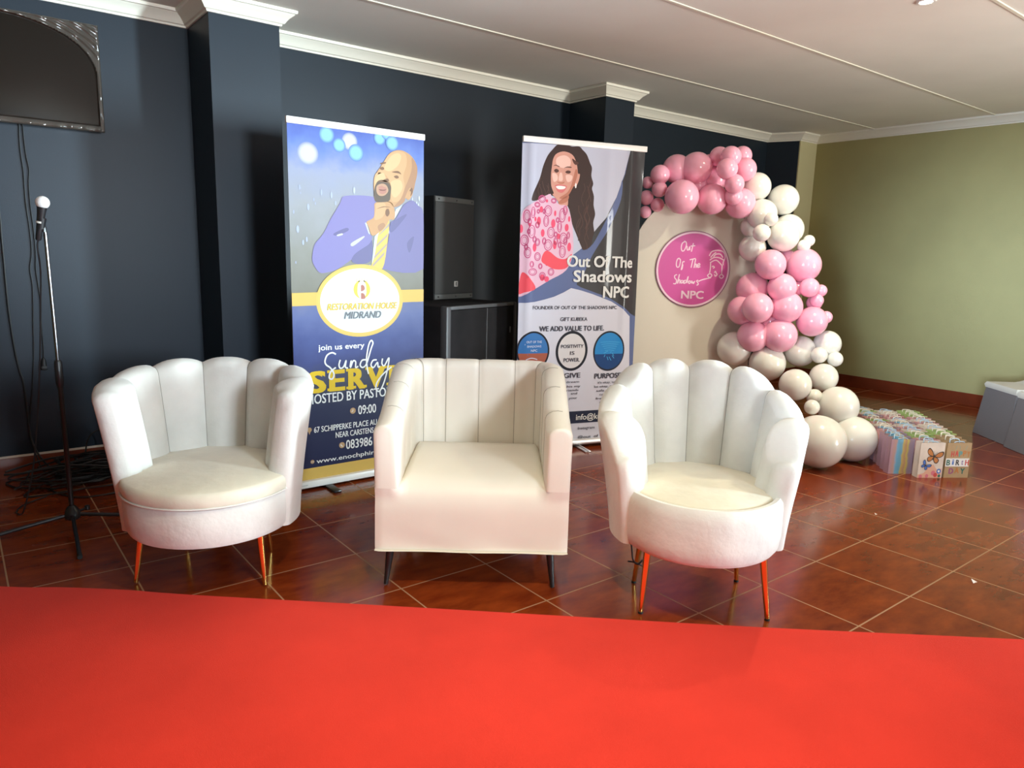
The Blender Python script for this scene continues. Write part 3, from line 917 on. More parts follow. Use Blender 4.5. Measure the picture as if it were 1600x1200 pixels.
class Sheet:
    """A printed sheet: flat art in (u, v) metres, layered towards the viewer (-y)."""

    def __init__(self):
        self.v, self.f, self.m, self.mats, self.layer = [], [], [], [], 0
        self.clip = None
        self.unit = 0.00008

    def mi(self, m):
        if m not in self.mats:
            self.mats.append(m)
        return self.mats.index(m)

    def up(self):
        self.layer += 1

    def tri(self, pts, faces, m):
        n = len(self.v)
        y = -self.unit * self.layer
        if self.clip:
            W, H = self.clip
            pts = [(max(0.0, min(W, p[0])), min(H, p[1])) for p in pts]
        self.v += [(p[0], y, p[1]) for p in pts]
        k = self.mi(m)
        for f in faces:
            self.f.append(tuple(i + n for i in f))
            self.m.append(k)

    def poly(self, pts, m, soft=0, lift=True):
        if soft:
            pts = [(p.x, p.y) for p in smooth_path([(a, b, 0) for a, b in pts], soft, True)]
        from mathutils.geometry import tessellate_polygon
        tr = tessellate_polygon([[Vector((a, b, 0)) for a, b in pts]])
        fixed = []
        for a, b, c in tr:
            A, B, Cc = pts[a], pts[b], pts[c]
            cr = (B[0] - A[0]) * (Cc[1] - A[1]) - (B[1] - A[1]) * (Cc[0] - A[0])
            if abs(cr) < 1e-12:
                continue
            fixed.append((a, b, c) if cr > 0 else (a, c, b))
        self.tri(pts, fixed, m)
        if lift:
            self.up()

    def rect(self, u0, u1, v0, v1, m, nu=1, nv=1):
        pts = [(u0 + (u1 - u0) * i / nu, v0 + (v1 - v0) * j / nv) for j in range(nv + 1) for i in range(nu + 1)]
        w = nu + 1
        fs = [(j * w + i, j * w + i + 1, (j + 1) * w + i + 1, (j + 1) * w + i) for j in range(nv) for i in range(nu)]
        self.tri(pts, fs, m)
        self.up()

    def ellipse(self, cu, cv, ru, rv, m, n=40, lift=True):
        pts = [(cu + ru * math.cos(2 * math.pi * k / n), cv + rv * math.sin(2 * math.pi * k / n)) for k in range(n)]
        self.tri(pts, [tuple(range(n))], m)
        if lift:
            self.up()

    def ring(self, cu, cv, ru, rv, w, m, n=40, lift=False):
        pts = []
        for k in range(n):
            c, s = math.cos(2 * math.pi * k / n), math.sin(2 * math.pi * k / n)
            pts += [(cu + ru * c, cv + rv * s), (cu + (ru - w) * c, cv + (rv - w) * s)]
        fs = [(2 * k, (2 * k + 2) % (2 * n), (2 * k + 3) % (2 * n), 2 * k + 1) for k in range(n)]
        self.tri(pts, fs, m)
        if lift:
            self.up()

    def stroke(self, pts, w, m, n=6, taper=False):
        p = smooth_path([(a, b, 0) for a, b in pts], n)
        L, Rr = [], []
        for i, q in enumerate(p):
            t = p[min(i + 1, len(p) - 1)] - p[max(i - 1, 0)]
            if t.length < 1e-9:
                t = Vector((1, 0, 0))
            t.normalize()
            nn = Vector((-t.y, t.x, 0)) * (w / 2)
            L.append((q + nn).to_tuple()[:2])
            Rr.append((q - nn).to_tuple()[:2])
        k = len(p)
        lay = self.layer
        for i in range(k - 1):
            self.tri([Rr[i], Rr[i + 1], L[i + 1], L[i]], [(0, 1, 2, 3)], m)
            self.layer += .04
        self.layer = lay + 0.35

    def text(self, s, u0, u1, v, cap, m, style=''):
        c = bpy.data.curves.new('lettering', 'FONT')
        c.body = s
        c.size = 1.0
        c.resolution_u = 3
        if style == 'it':
            c.shear = 0.25
        o = bpy.data.objects.new('lettering', c)
        col.objects.link(o)
        dg = bpy.context.evaluated_depsgraph_get()
        dg.update()
        me = bpy.data.meshes.new_from_object(o.evaluated_get(dg))
        bpy.data.objects.remove(o)
        xs = [q.co.x for q in me.vertices]
        x0, x1 = min(xs), max(xs)
        ky = cap / 0.71
        d = ky * {'': .012, 'it': .030, 'b': .030, 'slab': .018, 'bb': .050}[style]     # stroke weight
        kx = (u1 - u0 - 2 * d) / (x1 - x0)
        fs = [tuple(q.vertices) for q in me.polygons]
        for du, dv in ((-d, -d * .5), (d, -d * .5), (-d, d * .5), (d, d * .5)):
            self.tri([(u0 + d + du + (q.co.x - x0) * kx, v + dv + q.co.y * ky) for q in me.vertices], fs, m)
            self.layer += .12
        bpy.data.meshes.remove(me)

    def build(self, name, parent, bend=None, cuts=()):
        me = bpy.data.meshes.new(name)
        me.from_pydata(self.v, [], self.f)
        for m in self.mats:
            me.materials.append(MATS[m])
        me.polygons.foreach_set('material_index', self.m)
        if bend:
            us = [self.clip[0] * k / 44 for k in range(45)] if self.clip else list(cuts)
            vs = [0.02 + 1.98 * k / 30 for k in range(31)]
            tab = [[bend(u, v) for v in vs] for u in us]
            du, dv = us[1] - us[0], vs[1] - vs[0]

            def lerp(u, v):
                a = max(0.0, min(43.9999, (u - us[0]) / du))
                c = max(0.0, min(29.9999, (v - vs[0]) / dv))
                i, j = int(a), int(c)
                a, c = a - i, c - j
                return (tab[i][j] * (1 - a) + tab[i + 1][j] * a) * (1 - c) + (tab[i][j + 1] * (1 - a) + tab[i + 1][j + 1] * a) * c
            bm = bmesh.new()
            bm.from_mesh(me)
            for u in cuts:
                bmesh.ops.bisect_plane(bm, geom=bm.verts[:] + bm.edges[:] + bm.faces[:], plane_co=(u, 0, 0), plane_no=(1, 0, 0), dist=1e-6)
            for w in vs:
                bmesh.ops.bisect_plane(bm, geom=bm.verts[:] + bm.edges[:] + bm.faces[:], plane_co=(0, 0, w), plane_no=(0, 0, 1), dist=1e-6)
            for f in bm.faces:
                f.smooth = True
            for v in bm.verts:
                v.co.y += lerp(v.co.x, v.co.z)
            bm.to_mesh(me)
            bm.free()
        o = bpy.data.objects.new(name, me)
        col.objects.link(o)
        o.parent = parent
        return o


def mm(pts):
    return [(a / 1000, b / 1000) for a, b in pts]


def banner_one():
    t = empty('roll_up_banner', (1.39, 3.65, 0), 0, 'tall roll-up banner advertising a Sunday church service, printed with a man in a purple suit', 'banner')
    W, H = 0.782, 1.905
    s = Sheet()
    s.clip = (W, H)
    s.rect(0, W, 0.05, H, 'ink_stage_hazed', 20, 40)
    for n, cu, cv, r in BOKEH:
        [s.ellipse(cu / 1000, cv / 1000, r * q / 1000, r * q / 1000, 'ink_' + n + sfx) for q, sfx in ((1.22, '_c'), (1.12, '_a'), (1.0, '_b'), (.84, ''))]
    rnd = random.Random(5)
    for k in range(46):
        u, v = rnd.uniform(.02, .76), rnd.uniform(1.2, 1.6)
        r = rnd.uniform(.003, .012)
        s.ellipse(u, v, r * .6, r * 1.6, 'ink_bk_specks', 10, lift=False)
    s.up()
    for name, polys in ART1:
        for p in polys:
            p = [(max(0.001, min(W - .001, a)), b) for a, b in mm(p)]
            s.poly(p, 'ink_' + name, 0 if name in ('tiestripe', 'shirt') else 4, lift=False)
        s.up()
    # lower panel
    s.poly([(0, .05), (W, .05), (W, 1.004), (0, .994)], 'ink_stage_hazed', lift=True)
    s.poly(mm([(0, 995), (0, 1063), (782, 1075), (782, 1004)]), 'ink_bar_gold')
    s.rect(0, W, .05, .116, 'ink_bar_gold')
    eu, ev, ru, rv = [q / 1000 for q in EMBLEM]
    s.ellipse(eu, ev, ru, rv, 'ink_emblem_gold', 64)
    s.ring(eu, ev, ru - .012, rv - .012, .006, 'ink_tie', 64, True)
    s.ellipse(eu, ev, ru - .022, rv - .022, 'ink_emblem_white', 64)
    # emblem: a yellow flame ring with a letter
    cx, cz = eu + .005, ev + .062
    for a0, a1, rr in ((100, 255, .050), (-75, 80, .050)):
        pts = []
        for k in range(13):
            a = math.radians(a0 + (a1 - a0) * k / 12)
            pts.append((cx + rr * math.cos(a), cz + rr * math.sin(a)))
        for k in range(12, -1, -1):
            a = math.radians(a0 + (a1 - a0) * k / 12)
            w = rr - .022 * math.sin(math.pi * k / 12) - .002
            pts.append((cx + w * math.cos(a), cz + w * math.sin(a)))
        s.poly(pts, 'ink_flame', lift=False)
    for k in range(5):
        x = cx - .03 + .015 * k
        s.poly([(x - .006, cz + .040), (x + .006, cz + .040), (x + .002, cz + .066 - .003 * abs(k - 2)), (x - .003, cz + .060)], 'ink_flame_pale', lift=False)
    s.up()
    s.rect(cx - .006, cx + .000, cz - .052, cz + .022, 'ink_letter_r')
    s.poly([(cx - .004, cz - .008), (cx + .013, cz - .004), (cx + .017, cz + .008), (cx + .010, cz + .022), (cx - .004, cz + .022)], 'ink_letter_r', 3, lift=False)
    s.poly([(cx - .004, cz - .050), (cx + .018, cz - .050), (cx + .019, cz - .036), (cx + .010, cz - .022), (cx - .004, cz - .022)], 'ink_letter_r', 3)
    s.rect(cx - .006, cx + .014, cz - .020, cz - .010, 'ink_emblem_white')
    for cu, cv, r in ((330, 407, 17), (76, 330, 13), (262, 219, 17), (89, 150, 11)):
        s.ellipse(cu / 1000, cv / 1000, r / 1000, r / 1000, 'ink_icon', 20, lift=False)
    s.up()
    s.poly([(0.069, .322), (0.083, .322), (.076, .302)], 'ink_icon')
    s.stroke([(.330, .416), (.330, .406), (.322, .402)], .003, 'ink_white')
    s.stroke([(.256, .226), (.258, .216), (.268, .212)], .004, 'ink_white')
    s.stroke([(.080, .150), (.098, .150)], .002, 'ink_white')
    for tx, u0, u1, v, cap, c, style in TEXT1:
        if tx == 'SERVICE':
            u0, u1, v, cap = u0 / 1000, u1 / 1000, v / 1000, cap / 1000
            wd = {'S': 1.0, 'E': .98, 'R': 1.08, 'V': 1.12, 'I': .52, 'C': 1.0}
            tot = sum(wd[ch] + .08 for ch in tx)
            x = u0
            th = cap * .13
            for ch in tx:
                w = wd[ch] / tot * (u1 - u0)
                if ch == 'I':
                    s.rect(x + w * .30, x + w * .70, v, v + cap, 'ink_yellow')
                    s.rect(x, x + w, v, v + th, 'ink_yellow')
                    s.rect(x, x + w, v + cap - th, v + cap, 'ink_yellow')
                else:
                    s.text(ch, x + (w * .08 if ch in 'ER' else 0), x + w, v, cap, 'ink_yellow', 'bb')
                    s.up()
                    if ch in 'ER':
                        s.rect(x - w * .02, x + w * (.5 if ch == 'R' else .3), v, v + th, 'ink_yellow')
                        s.rect(x - w * .02, x + w * .3, v + cap - th, v + cap, 'ink_yellow')
                    if ch == 'R':
                        s.rect(x + w * .72, x + w * 1.08, v, v + th, 'ink_yellow')
                    if ch == 'V':
                        s.rect(x - w * .06, x + w * .36, v + cap - th, v + cap, 'ink_yellow')
                        s.rect(x + w * .64, x + w * 1.06, v + cap - th, v + cap, 'ink_yellow')
                x += w + .08 / tot * (u1 - u0)
            continue
        s.text(tx, u0 / 1000, min(u1 / 1000, W - .008), v / 1000, cap / 1000, 'ink_' + c, style)
    s.up()
    for p in SUNDAY:
        s.stroke(mm(p), .0085, 'ink_white')
    sh = s.build('printed_sheet', t)
    MB().box(0, W, .001, .003, .045, H).build('sheet_backing', 'print_back', sh, None)
    MB().box(-.004, W + .004, -.008, .014, H - .006, 1.932, .003).build('top_rail', 'white_metal', t)
    b = MB()
    b.box(-.012, W + .012, -.030, .075, .012, .052, .008)
    base = b.build('base_cassette', 'white_metal', t)
    st = Sheet()
    st.ring(.012, .031, .0045, .0045, .0015, 'ink_grey', 16)
    for k in range(9):
        st.stroke([(.020 + k * .0035, .0285), (.0212 + k * .0035, .0335)], .0012, 'ink_grey', 2)
    lg = st.build('maker_mark', base)
    lg.location = (0, -.0305, 0)
    for u in (.17, .62):
        MB().box(u - .022, u + .022, -.15, .17, .001, .013, .004).build('swivel_foot', 'black_metal', t)
    MB().tube([(W / 2, .02, .05), (W / 2, .02, 1.92)], .007, 10).build('support_pole', 'alu', t)


mat('ink_bk_specks', (0.24, 0.27, 0.40), 0.34)
banner_one()


def banner_two():
    t = empty('roll_up_banner', (2.868, 3.633, 0), math.radians(-16), 'glossy roll-up banner of a non-profit, printed with a smiling woman in a pink dress', 'banner')
    W, H = 0.872, 1.976

    def bend(u, v):
        e = sstep(.05, 1.0, v / H)
        l = 0.020 * math.exp(-((u - .0) / .045) ** 2) * (0.5 + .5 * e)
        r = 0.030 * math.exp(-((u - W) / .060) ** 2) * (0.4 + .6 * e)
        fold = -0.010 * math.exp(-((u - .765) / .022) ** 2) * sstep(.4, 1.1, v) - 0.004 * math.exp(-((u - .60) / .03) ** 2) * sstep(.9, 1.3, v)
        foldl = -0.007 * math.exp(-((u - .055) / .016) ** 2) * sstep(.5, 1.1, v)
        flare = .05 * sstep(.80, W, u) * sstep(1.55, H, v) * .4
        return l + r + fold + foldl - flare
    s = Sheet()
    s.clip = (W, H)
    s.unit = 0.00015
    s.rect(0, W, 0.03, H, 'ink_band', 1, 60)
    s.layer += 8
    cl = lambda p: [(max(0.001, min(W - .001, a)), min(b, H - .002)) for a, b in mm(p)]
    for name, polys in ART2:
        for p in polys:
            q = cl(p)
            s.poly(q, 'ink_' + name, 0 if name in ('backdrop', 'dark') else 4, lift=False)
        s.up()
        if name == 'hair':
            rnd = random.Random(2)
            for k in range(34):
                side = rnd.random() < .7
                u = rnd.uniform(.36, .47) if side else rnd.uniform(.10, .19)
                v = rnd.uniform(1.1, 1.8) if side else rnd.uniform(1.55, 1.78)
                if not side:
                    v = max(v, 1.66)
                pts = [(u + .012 * math.sin(j * 1.7 + k), max(v - j * .035, 1.30)) for j in range(5)]
                if v < 1.46:
                    continue
                s.stroke(pts, .005, 'ink_hair_light', 4)
            s.up()
        if name == 'dress':
            for cu, cv, ru, rv in RINGS:
                s.ring(cu / 1000, cv / 1000, ru / 1000, rv / 1000, .006, 'ink_ring', 24)
                s.ring(cu / 1000, cv / 1000, ru / 1600, rv / 1600, .0035, 'ink_ring', 20)
            for cu, cv, ru, rv in DOTS:
                s.ellipse(cu / 1000, cv / 1000, ru / 1000, rv / 1000, 'ink_dot', 20, lift=False)
            s.up()
    # earring, then the white lower panel
    s.ellipse(.366, 1.727, .006, .016, 'ink_teeth', 14)
    s.poly(cl(WHITE2[:13]) + [(W - .001, .03), (0.001, .03)], 'ink_white_panel', 0)
    for k, (cu, cv, ru, rv) in enumerate(CIRCLES):
        cu, cv, ru, rv = cu / 1000, cv / 1000, ru / 1000, rv / 1000
        s.ellipse(cu, cv, ru, rv, 'ink_ring_black', 48)
        ru, rv = ru - .012, rv - .012
        if k == 0:
            s.ellipse(cu, cv, ru, rv, 'ink_sky_a', 48)
            a0 = math.asin(-.12)
            n = 24
            pts = [(cu + ru * math.cos(math.pi - a0 * 1 + (math.pi + 2 * a0) * j / n), cv + rv * math.sin(math.pi - a0 + (math.pi + 2 * a0) * j / n)) for j in range(n + 1)]
            s.poly(pts, 'ink_brick')
            s.stroke([(cu - .05, cv - .055), (cu - .01, cv - .045), (cu + .03, cv - .055)], .005, 'ink_pale')
            s.stroke([(cu - .03, cv - .085), (cu + .03, cv - .080)], .004, 'ink_pale')
        elif k == 1:
            s.ellipse(cu, cv, ru - .006, rv - .006, 'ink_oval_white', 48)
        else:
            s.ellipse(cu, cv, ru, rv, 'ink_sea_a', 48)
            pts = [(cu + ru * math.cos(math.pi + math.pi * j / 24), cv - .02 + (rv - .02) * math.sin(math.pi + math.pi * j / 24)) for j in range(25)]
            s.poly(pts, 'ink_sea_b')
            for j in range(5):
                s.stroke([(cu - .07 + .01 * j, cv + .06 - .014 * j), (cu, cv + .063 - .014 * j), (cu + .08 - .01 * j, cv + .058 - .014 * j)], .003, 'ink_sea_c')
            for j in range(9):
                a = j * 2.4
                s.stroke([(cu + .03 * math.cos(a), cv - .02 + .02 * math.sin(a)), (cu + .042 * math.cos(a + .4), cv - .035 + .03 * math.sin(a))], .004, 'ink_sea_c', 3)
        s.up()
    s.rect(.30, .86, .168, .252, 'ink_navy')
    for tx, u0, u1, v, cap, c, style in TEXT2:
        s.text(tx, u0 / 1000, min(u1 / 1000, W - .012), v / 1000, cap / 1000, 'ink_' + c, style)
    sh = s.build('printed_sheet', t, bend, [k * W / 44 for k in range(1, 44)])
    MB().box(-.004, W + .004, -.010, .014, H - .008, 2.004, .003).build('top_rail', 'white_metal', t)
    bk = Sheet()
    bk.clip = (W, H)
    bk.rect(0, W, .03, H, 'print_back', 1, 30)
    bb = bk.build('sheet_backing', sh, lambda u, v: bend(u, v) + .0012, [k * W / 44 for k in range(1, 44)])
    rings = []
    for u in (-.012, -.006, .0, W, W + .006, W + .012):
        k = 1 if 0 <= u <= W else .8
        rings.append([(u, .01 + .045 * k * math.cos(a) * 1.1, .038 + .024 * k * math.sin(a)) for a in [2 * math.pi * j / 20 for j in range(20)]])
    MB().loft(rings).build('base_cassette', 'alu', t, 40)
    for u in (.13, .465, .74)[1:2] + (.08, .80):
        MB().tube(smooth_path([(u, .0, .016), (u, -.10, .014), (u, -.15, .010), (u, -.165, .006)], 4), [.004] * 13, 6).box(u - .022, u + .022, -.155, .10, .001, .010, .003).build('swivel_foot', 'alu', t)
    MB().tube([(W / 2, .03, .05), (W / 2, .03, 1.98)], .007, 10).build('support_pole', 'alu', t)


banner_two()


# ------------------------------------------------------------------ loudspeakers
def speakers():
    t = empty('subwoofer_cabinet', (2.316, 3.62, 0), math.radians(18), 'large black carpeted bass cabinet standing on the floor between the two banners', 'loudspeaker')
    W, D, H = 0.735, 0.74, 0.97
    MB().box(0, W, .02, D, 0, H, .012).build('cabinet', 'carpeted_box', t)
    f = MB()
    f.box(-.004, .040, -.004, .05, .0, H + .002, .010)
    f.build('corner_profile', 'box_edge', t)
    f = MB().box(W - .022, W + .003, -.003, .05, 0, H + .001, .008)
    f.build('corner_profile', 'box_edge', t)
    MB().box(.040, W - .022, .004, .03, H - .022, H + .001, .005).build('top_edge', 'box_edge', t)
    MB().box(.042, .405, .004, .03, .02, H - .024, .006).build('grille', 'carpeted_box', t)
    MB().box(.413, W - .024, .004, .03, .02, H - .024, .006).build('grille', 'carpeted_box', t)
    MB().box(.4055, .4125, .002, .03, .02, H - .024, .001).build('divider_strip', 'box_edge', t)
    MB().box(W - .075, W - .060, -.001, .006, H - .20, H - .16, .002).build('catch', 'box_edge', t)
    t2 = empty('loudspeaker', (2.316, 3.62, H + .001), math.radians(18), 'upright black loudspeaker with mesh grille standing on the bass cabinet', 'loudspeaker')
    x0, x1, y0, y1, h = .395, .815, .42, .72, .68
    b = MB()
    prof = [(x0, y0 + .02), (x1, y0 + .02), (x1 - .05, y1), (x0 + .05, y1)]
    b.loft([[(x, y, 0.0) for x, y in prof], [(x, y, h) for x, y in prof]])
    b.build('cabinet', 'speaker_black', t2, 30)
    pts = []
    for k in range(13):
        u = k / 12
        pts.append((x0 + .004 + (x1 - x0 - .008) * u, y0 + .012 - .012 * math.sin(math.pi * u)))
    g = MB()
    ring = lambda z: [(a, b_, z) for a, b_ in pts] + [(x1 - .004, y0 + .03, z), (x0 + .004, y0 + .03, z)]
    g.loft([ring(.040), ring(h - .038)])
    g.build('grille', 'speaker_grille', t2, 40)
    for z0, z1 in ((.004, .036), (h - .036, h - .004)):
        q = MB()
        q.loft([ring(z0), ring(z1)])
        tr = q.build('trim_plate', 'speaker_trim', t2, 40)
        for fx in (.08, .5, .92):
            xx = x0 + (x1 - x0) * fx
            sc = MB().tube([(xx, y0 + .004, (z0 + z1) / 2), (xx, y0 - .003 + (.010 if fx != .5 else 0), (z0 + z1) / 2)], .005, 10)
            sc.build('screw', 'black_metal', tr)
    bx = (x0 + x1) / 2
    bd = MB().box(bx - .018, bx + .018, y0 - .006, y0 + .004, .085, .123, .004).build('badge', 'badge_silver', t2)
    MB().box(bx - .009, bx - .005, y0 - .008, y0 - .004, .093, .115).box(bx - .007, bx + .007, y0 - .008, y0 - .004, .111, .115).box(bx - .007, bx + .005, y0 - .008, y0 - .004, .102, .106).box(bx - .007, bx + .007, y0 - .008, y0 - .004, .093, .097).build('badge_letter', 'black_metal', bd, None)


speakers()


# ------------------------------------------------------------------ television in its film
def television():
    X0, X1, Z0, Z1, Y = -.235, .748, 1.880, 2.425, 4.62
    t = empty('wall_television', ((X0 + X1) / 2, WY, (Z0 + Z1) / 2), 0, 'wall-mounted flat television still wrapped in shiny plastic film', 'television')
    w, h = (X1 - X0) / 2, (Z1 - Z0) / 2
    MB().box(-w + .008, w - .008, -.085, -.035, -h + .008, h - .008, .006).build('body', 'tv_black', t)
    MB().box(-w + .02, w - .02, -.0865, -.084, -h + .025, h - .02, .0).build('screen', 'film', t, None)
    MB().box(-.2, .2, -.036, -.001, -.15, .15, .004).build('wall_bracket', 'black_metal', t)
    NX, NZ = 200, 110
    rnd = random.Random(8)
    ph = [rnd.uniform(0, 6.28) for _ in range(12)]
    vs, fs = [], []
    for j in range(NZ + 1):
        for i in range(NX + 1):
            u, v = 2 * i / NX - 1, 2 * j / NZ - 1
            x, z = u * w, v * h
            # the smooth pane of the film has rounded top corners and a low bottom edge
            q = (abs(u) ** 2.2 + max(0, v) ** 2.2) if v > 0 else abs(u) ** 2.2
            pane = 1 - sstep(.88, .96, q)
            pane *= 1 - sstep(.88, .93, -v)
            d = .004 * (1 - u ** 2) * (1 - v ** 2)
            wr = 0
            for k in range(6):
                a = ph[k]
                wr += math.sin((x * math.cos(a) + z * math.sin(a)) * (60 + 22 * k) + ph[k + 6]) / (1 + .4 * k)
            rim = (1 - pane)
            edge = max(abs(u), abs(v))
            ridge = math.sin(q * 30 + 1.0 * math.sin(5 * u + 3 * v)) * .7 + .3 * math.sin(q * 52 + 1.4 * math.sin(7 * v - 3 * u))
            y = -.094 - d * pane - rim * (.007 + .0005 * wr + .0045 * ridge) * (1 - sstep(.985, 1.0, edge))
            vs.append((x, y, z))
    w1 = NX + 1
    for j in range(NZ):
        for i in range(NX):
            fs.append((j * w1 + i, j * w1 + i + 1, (j + 1) * w1 + i + 1, (j + 1) * w1 + i))
    n0 = len(vs)
    # turned-back rim
    loop = [i for i in range(w1)] + [j * w1 + NX for j in range(1, NZ + 1)] + [NZ * w1 + i for i in range(NX - 1, -1, -1)] + [j * w1 for j in range(NZ - 1, 0, -1)]
    for i in loop:
        x, y, z = vs[i]
        vs.append((x * .992, -.045, z * .99))
    L = len(loop)
    for k in range(L):
        fs.append((loop[k], n0 + k, n0 + (k + 1) % L, loop[(k + 1) % L]))
    mi = []
    for f in fs:
        if max(f) >= n0:
            mi.append(0)
            continue
        u, v = sum(vs[k][0] for k in f) / 4 / w, sum(vs[k][2] for k in f) / 4 / h
        q = abs(u) ** 2.2 + (max(0, v) ** 2.2)
        mi.append(1 if q < .92 and v > -.90 else 0)
    o = mesh('plastic_film', vs, fs, ['film_wrap', 'film'], t, True, mi)
    o['label'] = 'crumpled clear plastic film'


m_, t_, b_ = nt('film_wrap')
b_.inputs['Base Color'].default_value = (0.075, 0.062, 0.052, 1)
b_.inputs['Roughness'].default_value = 0.10
b_.inputs['Specular IOR Level'].default_value = 0.8
tr_ = t_.nodes.new('ShaderNodeBsdfTransparent')
tr_.inputs['Color'].default_value = (0.9, 0.88, 0.85, 1)
mx_ = t_.nodes.new('ShaderNodeMixShader')
mx_.inputs[0].default_value = 0.75
t_.links.new(tr_.outputs[0], mx_.inputs[1])
t_.links.new(b_.outputs[0], mx_.inputs[2])
t_.links.new(mx_.outputs[0], t_.nodes['Material Output'].inputs['Surface'])
television()


# ------------------------------------------------------------------ microphone and cables
def microphone():
    t = empty('microphone_stand', (.354, 3.70, 0), 0, 'black tripod microphone stand on the tiles at the left', 'microphone stand')
    MB().tube([(0, 0, .05), (-.004, 0, .70)], .0105, 14).build('lower_tube', 'black_metal', t)
    MB().tube([(-.004, 0, .66), (-.0042, 0, .68), (-.0045, 0, .77), (-.005, 0, .78)], [.012, .016, .016, .012], 14).build('clutch', 'black_metal', t)
    MB().tube([(-.005, 0, .76), (-.010, 0, 1.335)], .0075, 12).build('upper_tube', 'chrome_dark', t)
    MB().lathe([(.012, .045), (.030, .048), (.034, .06), (.030, .085), (.018, .105), (.012, .11)], 20).build('leg_hub', 'black_metal', t)
    MB().tube([(.02, 0, .075), (.062, .01, .085)], [.006, .006], 8).lathe([(.001, .074), (.011, .076), (.011, .094), (.001, .096)], 10, (.062, .01)).build('locking_knob', 'black_metal', t)
    for ex, ey in ((-.375, .015), (-.025, -.40), (.36, -.09)):
        l = MB().tube([(ex * .06, ey * .06, .066), (ex * .5, ey * .5, .042), (ex * .95, ey * .95, .014)], .0085, 10).build('leg', 'black_metal', t)
        MB().tube([(ex * .93, ey * .93, .0145), (ex, ey, .010)], .0098, 10).build('rubber_foot', 'rubber', l)
    m = empty('microphone', (.354 - .012, 3.70, 1.335), 0, 'black handheld microphone with a white foam head clipped on the stand', 'microphone')
    d = Vector((.16, -.14, 1)).normalized()
    MB().tube([(-.002, 0, -.004), (-.002, 0, .012), (-.004, 0, .028)], [.010, .011, .008], 10).tube([Vector((-.012, 0, .020)) + d * -.01, Vector((-.012, 0, .020)) + d * .035], [.0165, .0175], 14).build('clip', 'black_metal', m)
    o0 = Vector((-.016, .0, .015))
    MB().tube([o0 - d * .055, o0 - d * .05, o0, o0 + d * .06, o0 + d * .085, o0 + d * .088], [.009, .0115, .0125, .016, .019, .019], 16).build('handle', 'black_metal', m)
    MB().tube([o0 + d * .018, o0 + d * .026], .0165, 16).build('band', 'badge_silver', m)
    hc = o0 + d * .105
    prof = [hc + d * (.027 * -math.cos(a)) for a in [math.pi * k / 10 for k in range(11)]]
    MB().tube(prof, [max(.0015, .027 * math.sin(math.pi * k / 10)) for k in range(11)], 20).build('foam_head', 'foam_white', m, 60)
    c = MB()
    p0 = Vector((.354 - .012, 3.70, 1.335)) + o0 - d * .055
    pts = [p0, p0 + Vector((-.004, .01, -.03)), (.318, 3.74, 1.16), (.306, 3.76, .98), (.292, 3.78, .80), (.27, 3.82, .56), (.24, 3.88, .30), (.205, 3.93, .12), (.18, 3.98, .02), (.16, 4.06, .006), (.20, 4.16, .006), (.30, 4.24, .006)]
    c.tube(smooth_path(pts, 6), .0035, 7)
    tag(c.build('microphone_cable', 'cable_black'), 'thin black cable dropping from the microphone to the floor', 'cable')


microphone()


def wall_cable(name, pts, r, label, extra=()):
    p = [(x, WY - r - .003, z) for x, z in pts] + list(extra)
    return tag(MB().tube(smooth_path(p, 5), r, 7).build(name, 'cable_black'), label, 'cable')


wall_cable('hanging_cable', [(.364, 1.90), (.359, 1.769), (.364, 1.647), (.362, 1.502), (.369, 1.334), (.368, 1.227), (.354, 1.141), (.358, 1.043), (.346, .857), (.333, .661), (.311, .47), (.291, .335), (.282, .245)], .0035,
           'wavy black cable running down the wall from the television to the floor', [(.30, 4.685, .12), (.33, 4.62, .03), (.42, 4.52, .012), (.5, 4.5, .02)])
hc = empty('power_cord', (.378, WY, 1.2), 0, 'shorter black power cord under the television ending in a dangling plug', 'cable')
MB().tube(smooth_path([(x - .378, -.008 - .0, z - 1.2) for x, z in [(.379, 1.89), (.381, 1.751), (.390, 1.659), (.383, 1.597), (.381, 1.482), (.386, 1.355), (.386, 1.227), (.380, 1.141), (.385, 1.043), (.388, .966), (.384, .878), (.382, .789), (.382, .71), (.378, .65)]], 5), .0032, 7).build('cord', 'cable_black', hc)
MB().tube([(.0, -.012, -.545), (0, -.012, -.56), (-.001, -.012, -.59)], [.006, .012, .014], 10).box(-.016, .014, -.026, .0, -.612, -.588, .004).build('plug', 'cable_black', hc)
wall_cable('hanging_cable', [(.236, 1.72), (.240, 1.50), (.243, 1.40), (.241, 1.308), (.241, 1.182), (.24, 1.012), (.242, .883), (.250, .72), (.262, .60), (.276, .52), (.281, .36), (.283, .25)], .0055,
           'thick black cable hanging nearest the left edge of the photo', [(.30, 4.68, .15), (.36, 4.62, .05), (.45, 4.55, .03)])


